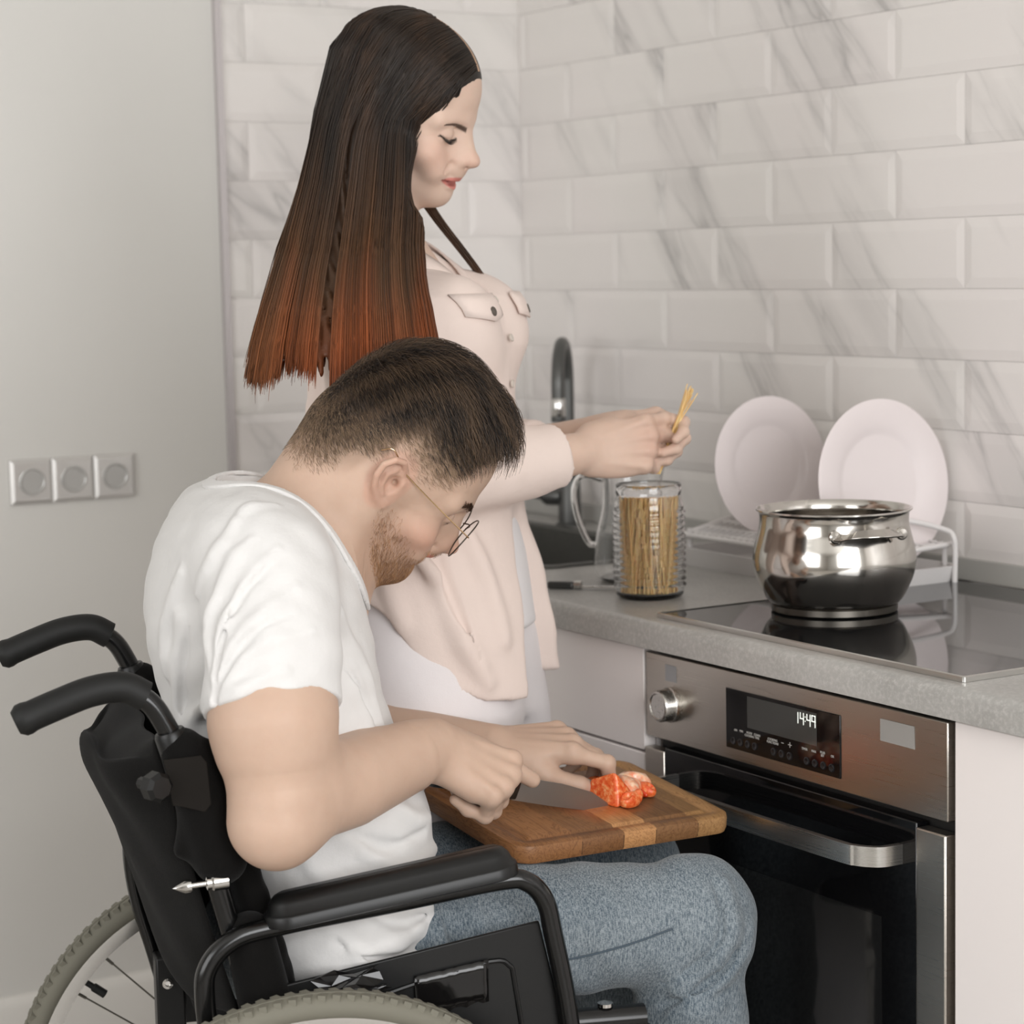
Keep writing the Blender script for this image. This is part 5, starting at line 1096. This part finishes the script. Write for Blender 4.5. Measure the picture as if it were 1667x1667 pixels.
# turned-back cuffs
os_.cone(CU-D1*.056, CU-D1*.004, .0475, .0445, .002, cut=[(CU-D1*.054, -D1), (CU-D1*.002, D1)])
base_os = S(); base_os.p = list(os_.p)
hemx = np.array([-.20, -.085, -.04, .005, .035, .07, .115, .16, .25]); hemz = np.array([.975, .97, .965, .935, .885, .850, .826, .822, .83])
os_._a('S', .004, lambda p: (p[..., 2]-np.interp(p[..., 0]+.05*np.clip(-p[..., 1], -.2, .2)*0, hemx, hemz))*.75, None)
os_.cone((.180, .0, 1.13), (.175, .0, 1.03), .012, .055, .01, op='S'); os_.cone((.175, .0, 1.03), (.175, .0, .78), .055, .100, .01, op='S')
os_.cone((.02, 0, 1.46), (.075, 0, 1.32), .062, .018, .012, op='S'); os_.cone((-.055, 0, 1.47), (-.05, 0, 1.38), .058, .056, .01, op='S')
def wsurf(px_u, px_z, sdf=base_os): return surf(sdf, px_u, px_z, -.5)
def wf(L_, r, k, op='U', off=.002):
    P = cr([surf(base_os, u, z, -.5) for u, z in L_], 3); n = len(P); os_.chain([p+A(0, off*(1 if op == 'U' else -1), 0) for p in P], [max(.001, r*math.sin(PI*(i+.6)/(n+.2))**.6) for i in range(n)], k, op=op)
for L_, r_ in (([(.04, 1.06), (.065, .98), (.095, .90), (.12, .85)], .009), ([(-.02, 1.05), (.0, .99), (.02, .93)], .008), ([(.09, 1.05), (.115, .98), (.135, .90)], .007), ([(-.10, 1.25), (-.115, 1.18), (-.12, 1.10)], .008), ([(.08, 1.26), (.10, 1.20), (.09, 1.14)], .007), ([(-.06, 1.22), (-.04, 1.16), (-.01, 1.12)], .007)): wf(L_, r_*1.3, .018)
for L_, r_ in (([(.055, 1.04), (.082, .96), (.11, .88)], .005), ([(.10, 1.24), (.095, 1.18), (.07, 1.13)], .004)): wf(L_, r_, .012, 'S', .001)
for t_, s2 in ((.30, -.04), (.5, -.045), (.68, -.04)): p = EN+(CU-EN)*t_; os_.cone(p+A(0, -.02, s2), p+A(.03, -.035, s2+.035), .005, .003, .012)
dispW = lambda p: .0018*np.sin(p[..., 2]*45+p[..., 0]*60+np.sin(p[..., 1]*25)*1.5)*np.sin(p[..., 0]*35-p[..., 2]*20)
V_, F_ = os_.mesh((-.24, -.32, .78), (.34, .34, 1.46), .0042, disp=dispW)
sh_ = mkmesh('overshirt', V_, F_, M['oshirt'], wo)
def chain_on(L_, sdf, v0=-.5): return cr([surf(sdf, u, z, v0) for u, z in L_], 4)
# collar, placket, pocket flap, buttons
cl_ = MB()
for s_ in (-1, 1):
    P = cr([A(-.105, s_*.02, 1.435), A(-.075, s_*.066, 1.432), A(-.015, s_*.066, 1.418), A(.035, s_*.035, 1.385), A(.062, s_*.012, 1.350)], 5); n_ = len(P); vv = []
    for i, p in enumerate(P):
        o_ = A(p[0]+.04, p[1], 0); o_ /= np.linalg.norm(o_)+1e-9; w2 = .034+.016*math.sin(PI*min(1, i/(n_-1)*1.25)*.5); dd2 = o_*.62+A(.12, 0, -.72); dd2 /= np.linalg.norm(dd2)
        for a__ in (0, .5, 1): vv.append(p+dd2*w2*a__+o_*.006*math.sin(a__*PI))
    cl_.add(vv, [(i*3+k, (i+1)*3+k, (i+1)*3+k+1, i*3+k+1) for i in range(n_-1) for k in range(2)])
co = cl_.build('collar', M['oshirt'], sh_); md = co.modifiers.new('s', 'SOLIDIFY'); md.thickness = .003
def flap(cx, cy, cz, w2, h2, nm='pocket_flap'):
    m_ = MB(); vv = []
    for i in range(7):
        for j in range(4):
            y = cy+w2*(i/6-.5); z = cz-h2*(j/3)*(1+.25*(1-abs(i/3-1))); x = .0
            p = A(.35, y, z)
            for _ in range(60):
                d = base_os.ev(p[None])[0]
                if d < .002: break
                p = p-A(max(d*.8, .001), 0, 0)
            vv.append(p+A(.0015, 0, 0))
    m_.add(vv, [(i*4+j, (i+1)*4+j, (i+1)*4+j+1, i*4+j+1) for i in range(6) for j in range(3)]); o = m_.build(nm, M['oshirt'], sh_); o.modifiers.new('s', 'SOLIDIFY').thickness = .003; return o
flap(0, -.088, 1.345, .085, .028); flap(0, .088, 1.345, .085, .028)
btn = mat('button_brown', srgb(84, 76, 68), .3); btp = mat('button_pearl', srgb(200, 190, 180), .25)
def button(y, z, m_, s_=1.):
    p = A(.35, y, z)
    for _ in range(80):
        d = base_os.ev(p[None])[0]
        if d < .002: break
        p = p-A(max(d*.8, .001), 0, 0)
    n_ = base_os.grad(p[None])[0]; o = MB().lathe([(.0055*s_, 0), (.0055*s_, .002), (.0045*s_, .003), (.0035*s_, .0022), (0, .0022)], p+n_*.0025, 16, frame(np.cross(A(0, 1, 0), n_), n_)).build('button', m_, sh_)
button(-.088, 1.322, btn, 1.2); button(.088, 1.322, btn, 1.2)
for z in (1.335, 1.285, 1.225): button(.004, z, btp)
# inner top and white trousers
it = S()._a('U', .01, colprim([1.33, 1.2, 1.1, 1.0, .9], [(-.03, 0), (-.01, 0), (.0, 0), (.012, 0), (.02, 0)], [.07, .105, .108, .118, .122], [.12, .14, .145, .15, .155]), None)
V_, F_ = it.mesh((-.14, -.18, .86), (.2, .18, 1.36), .006); mkmesh('inner_top', V_, F_, cloth('white_knit', srgb(232, 228, 228), 900, .3, .1, .15), wo)
tr2 = S(); tr2._a('U', .01, colprim([1.08, 1.0, .93, .85, .78], [(.0, 0), (.0, 0), (-.002, 0), (.008, 0), (.02, 0)], [.09, .10, .118, .12, .11], [.13, .140, .155, .16, .16]), None)
for s_ in (-1, 1): tr2.chain([A(.018, s_*.088, .86), A(.035, s_*.098, .70), A(.04, s_*.098, .48), A(.03, s_*.10, .10)], [.106, .108, .095, .10], .05, cut=[((0, 0, .085), (0, 0, -1))])
V_, F_ = tr2.mesh((-.2, -.26, .06), (.2, .26, 1.1), .006, disp=lambda p: .002*np.sin(p[..., 2]*28+p[..., 0]*30)*np.sin(p[..., 0]*25+p[..., 1]*20)); mkmesh('trousers', V_, F_, cloth('white_twill', srgb(232, 226, 226), 800, .3, .1, .2), wo)
for s_ in (-1, 1):
    f2 = S().ell((.075, s_*.1, .035), (.125, .042, .035), k=.02).ell((-.01, s_*.1, .055), (.045, .036, .05), k=.03); f2.plane((0, 0, .002), (0, 0, -1)); V_, F_ = f2.mesh((-.1, s_*.1-.07, -.02), (.24, s_*.1+.07, .14), .006); mkmesh('shoe', V_, F_, mat('white_leather', srgb(214, 212, 208), .5), wo)

# long hair: a smooth mass plus thousands of strands following it
def fpx(x, y, dep):   # lateral / height / depth coordinates of the hanging hair in her own frame
    return x, y, dep
LAT = lambda p: p@WR
ys = [1.665, 1.62, 1.56, 1.50, 1.44, 1.38, 1.33, 1.29]
zt_ = {k: None for k in ()}
rows = [(150, 556, 700, -.005, .080), (200, 530, 692, -.015, .078), (250, 517, 694, -.030, .072), (300, 503, 695, -.048, .064), (350, 486, 697, -.072, .055), (400, 468, 698, -.105, .046), (450, 454, 702, -.165, .034), (500, 440, 714, -.220, .028), (550, 427, 724, -.258, .022), (600, 414, 733, -.280, .018), (640, 408, 738, -.290, .016)]
K_ = 3.0/3641.2
def row(y, x0, x1, dep, b):
    sc2 = (3.0+dep)*1.0/3641.2; z = A(0.0027, 0.0000, 1.3488)[2]-(y-475)*sc2; return z, ((x0+x1)/2-690)*sc2, dep, (x1-x0)/2*sc2, b
RW = [row(*r_) for r_ in rows]; RZ = np.array([r_[0] for r_ in RW])[::-1]; RC = np.array([r_[1] for r_ in RW])[::-1]; RD = np.array([r_[2] for r_ in RW])[::-1]; RA = np.array([r_[3] for r_ in RW])[::-1]; RBb = np.array([r_[4] for r_ in RW])[::-1]
ax_ = (WR, WF)
hr = S()
hr._a('U', .01, colprim(RZ, np.stack([RC, RD], 1), RA*.985, RBb, ax=ax_, soft=.6), None)
hr.xf(S().ell((-.007, 0, .050), (.106, .086, .084), k=.01).ell((-.040, 0, .0), (.062, .078, .085), k=.03).ell((-.02, -.062, -.02), (.050, .028, .08), k=.02), WHR, WHC, WS)
# face opening: everything in front of the hairline is cut away
fo = S().ell((.119, 0, -.034), (.078, .115, .111), k=.01, op='U').ell((.104, -.07, -.045), (.046, .07, .062), k=.01)
for op, k, fn, cut in fo.p: hr.p.append(('S', .008, (lambda p, fn=fn: fn(((p-WHC)@WHR)/WS)*WS), None))
hr_full = S(); hr_full.p = list(hr.p)
def lp(x, y, dep): sc2 = (3.0+dep)/3641.2; return WR*((x-690)*sc2)+WF*dep+A(0, 0, A(0.0027, 0.0000, 1.3488)[2]-(y-475)*sc2)
hr.chain([lp(552, 450, -.17), lp(549, 520, -.235), lp(546, 620, -.285)], [.004, .010, .014], .006, op='S')
hr.chain([lp(490, 420, -.13), lp(486, 500, -.22), lp(488, 620, -.285)], [.002, .005, .006], .006, op='S')
hzs = lambda p: p[..., 2]-(lp(0, 575, -.27)[2]-.034*sm(p@WR, -.128, -.100)+.006*np.sin((p@WR)*90)+.004*np.sin((p@WR)*230))
hr._a('S', .003, lambda p: hzs(p)*.8, None)
V_, F_ = hr.mesh((-.40, -.38, 1.20), (.20, .20, 1.72), .0035, disp=lambda p: (.0022*np.sin((p@WR)*260+np.sin(p[..., 2]*14)*2.5+(p@WF)*120)+.0013*np.sin((p@WR)*610+np.sin(p[..., 2]*22)*3))*sm(p[..., 2], 1.62, 1.50))
def hcol(P, k=None):
    z = P[..., 2]; lat = P@WR; t = np.clip((1.62-z)/.36, 0, 1); t = np.clip(t**1.5+.10*np.sin(lat*70)+.06*np.sin(lat*190), 0, 1)
    a = A(*srgb(38, 30, 24)[:3]); b2 = A(*srgb(76, 53, 36)[:3]); c2 = A(*srgb(122, 64, 34)[:3]); base = np.where((t < .5)[..., None], lerp(a, b2, t*2), lerp(b2, c2, (t-.5)*2))
    lf = sm(lat, -.12, -.20)[..., None]; return base*(1-lf*.5)+lf*.5*lerp(A(*srgb(60, 44, 30)[:3]), A(*srgb(104, 72, 44)[:3]), t)
hm = mat('long_hair', (1, 1, 1, 1), .42, 0, .30, Anisotropic=.5); setc(hm, vcol(hm))
mkmesh('hair', V_, F_, hm, wo, colors=hcol(V_)*.75)
g = np.random.default_rng(8)
n = 7000; t = g.uniform(-1, 1, n); t = np.sign(t)*np.abs(t)**.85; t[:1400] = g.uniform(-1, -.55, 1400); front = g.random(n)
yl = np.array([150, 200, 250, 300, 350, 400, 450, 500, 550, 600]); end = np.array([r_[0] for r_ in RW])
zend = lp(0, 590, -.27)[2]+g.normal(0, .009, n)+.008*np.sin(t*9)-.030*sm(t, -.30, -.05)
ok = np.ones(n, bool)
NS = 28; zz0 = RW[0][0]
P = np.zeros((n, NS, 3))
# part line from hairline to crown in head coordinates
s_ = np.clip((1-t)/2+g.normal(0, .05, n), 0, 1)
part = np.stack([np.interp(s_, [0, .5, 1], [.088, .035, -.045]), -.0075-.004*g.random(n), np.interp(s_, [0, .5, 1], [.088, .136, .133])], 1)
fl = np.where((g.random(n) < .5) & (t < -.45), 1., -1.)
side = np.stack([np.interp(s_, [0, .5, 1], [.072, .008, -.098]), np.where(fl > 0, g.uniform(.0, .05, n), np.interp(s_, [0, .5, 1], [-.052, -.066, -.022])), np.interp(s_, [0, .5, 1], [.062, .092, .098])], 1)
pw = part@WHR.T*WS+WHC; sw = side@WHR.T*WS+WHC
HN = 7
for j in range(NS):
    if j < HN: f = j/(HN-1); P[:, j] = pw*(1-f)+sw*f; continue
    f = (j-HN+1)/(NS-HN); z = (zz0-.012)*(1-f)+zend*f
    lat = np.interp(z, RZ, RC)+t*np.interp(z, RZ, RA)*.97; dep = np.interp(z, RZ, RD)+fl*np.interp(z, RZ, RBb)*np.sqrt(np.clip(1-t*t, 0, 1))
    P[:, j] = WR*lat[:, None]+WF*dep[:, None]; P[:, j, 2] = z
jw = g.normal(0, .0012, (n, 3)); off_ = np.abs(g.normal(.0012, .0011, n))
for rep in range(2):
    for j in range(NS):
        p = P[:, j]+jw*(j/NS)*(rep == 0)
        for _ in range(4): d = hr_full.ev(p); p = p-hr_full.grad(p)*(np.clip(d-off_, -.03, .03))[:, None]
        P[:, j] = p
    if rep == 0:
        for _ in range(5): P[:, 1:-1] = (P[:, :-2]+2*P[:, 1:-1]+P[:, 2:])/4
latx = P[:, -3]@WR/((3.0-.2)/3641.2)+690
gap = ((latx > 538) & (latx < 558)) | ((latx > 484) & (latx < 491)); P = P[~gap]
def cw(P): n_, m2 = P.shape[:2]; k = np.random.default_rng(4).random(n_)[:, None, None]; cl = .5+.5*np.sin(P[:, 10:11]@WR*150+3*np.sin(P[:, 10:11]@WR*47)); return hcol(P)*(.55+1.0*k**1.6+.55*cl[..., None]**3)
pl_ = np.array(pl_); pl_ = pl_-hr_full.grad(pl_)*(hr_full.ev(pl_)-.0022)[:, None]
MB().tube(list(pl_), [.0024*(1-.75*i/(len(pl_)-1)) for i in range(len(pl_))], 8, flat=.5).build('parting', mat('scalp', srgb(176, 144, 120), .6), wo)
strand_mesh('hair_strands', P, np.concatenate([np.full(NS-3, 1.), [.8, .55, .25]])[None]*.00075, hm, wo, cw, 4)
# the lock that falls over the far side of her chest
n2 = 260; tt_ = g.normal(0, 1, n2); LK = [(700, 330, .02), (722, 365, .04), (757, 412, .045), (785, 452, .045), (806, 492, .045)]; LP = np.zeros((n2, 5, 3))
for j, (x, y, d) in enumerate(LK): LP[:, j] = lp(x, y, d)+WR*(tt_*.0028*(1-.1*j))[:, None]+WF*(g.normal(0, .003, n2))[:, None]
LP = np.stack([np.array(cr(list(q_), 3)) for q_ in LP]); strand_mesh('hair_lock', LP, .0006, hm, wo, lambda P: hcol(P)*1.1, 3)
# spaghetti bunch in her hand
b0, b1 = A(0.2881, 0.1250, 1.0863), A(0.3374, 0.1250, 1.2055); ax2 = (b1-b0)/np.linalg.norm(b1-b0); g = np.random.default_rng(5); SP = []
b0 = b0+ax2*.01; LN = np.linalg.norm(b1-b0)
for i in range(30):
    o1 = g.normal(0, .0016, 3); sp = g.normal(0, .0030, 3); l_ = LN*g.uniform(.95, 1.08); SP.append([b0+o1, b0+ax2*LN*.7+o1, b0+ax2*l_+o1+sp])
V_, F_ = strands(np.array(SP), .00085, 5); o = mkmesh('spaghetti_bunch', V_, F_, M['pasta']); o.location = WORG; o.rotation_euler = (0, 0, WANG); tag(o, 'thin bunch of dry spaghetti held upright in the woman\'s fist', 'pasta', kind='stuff')
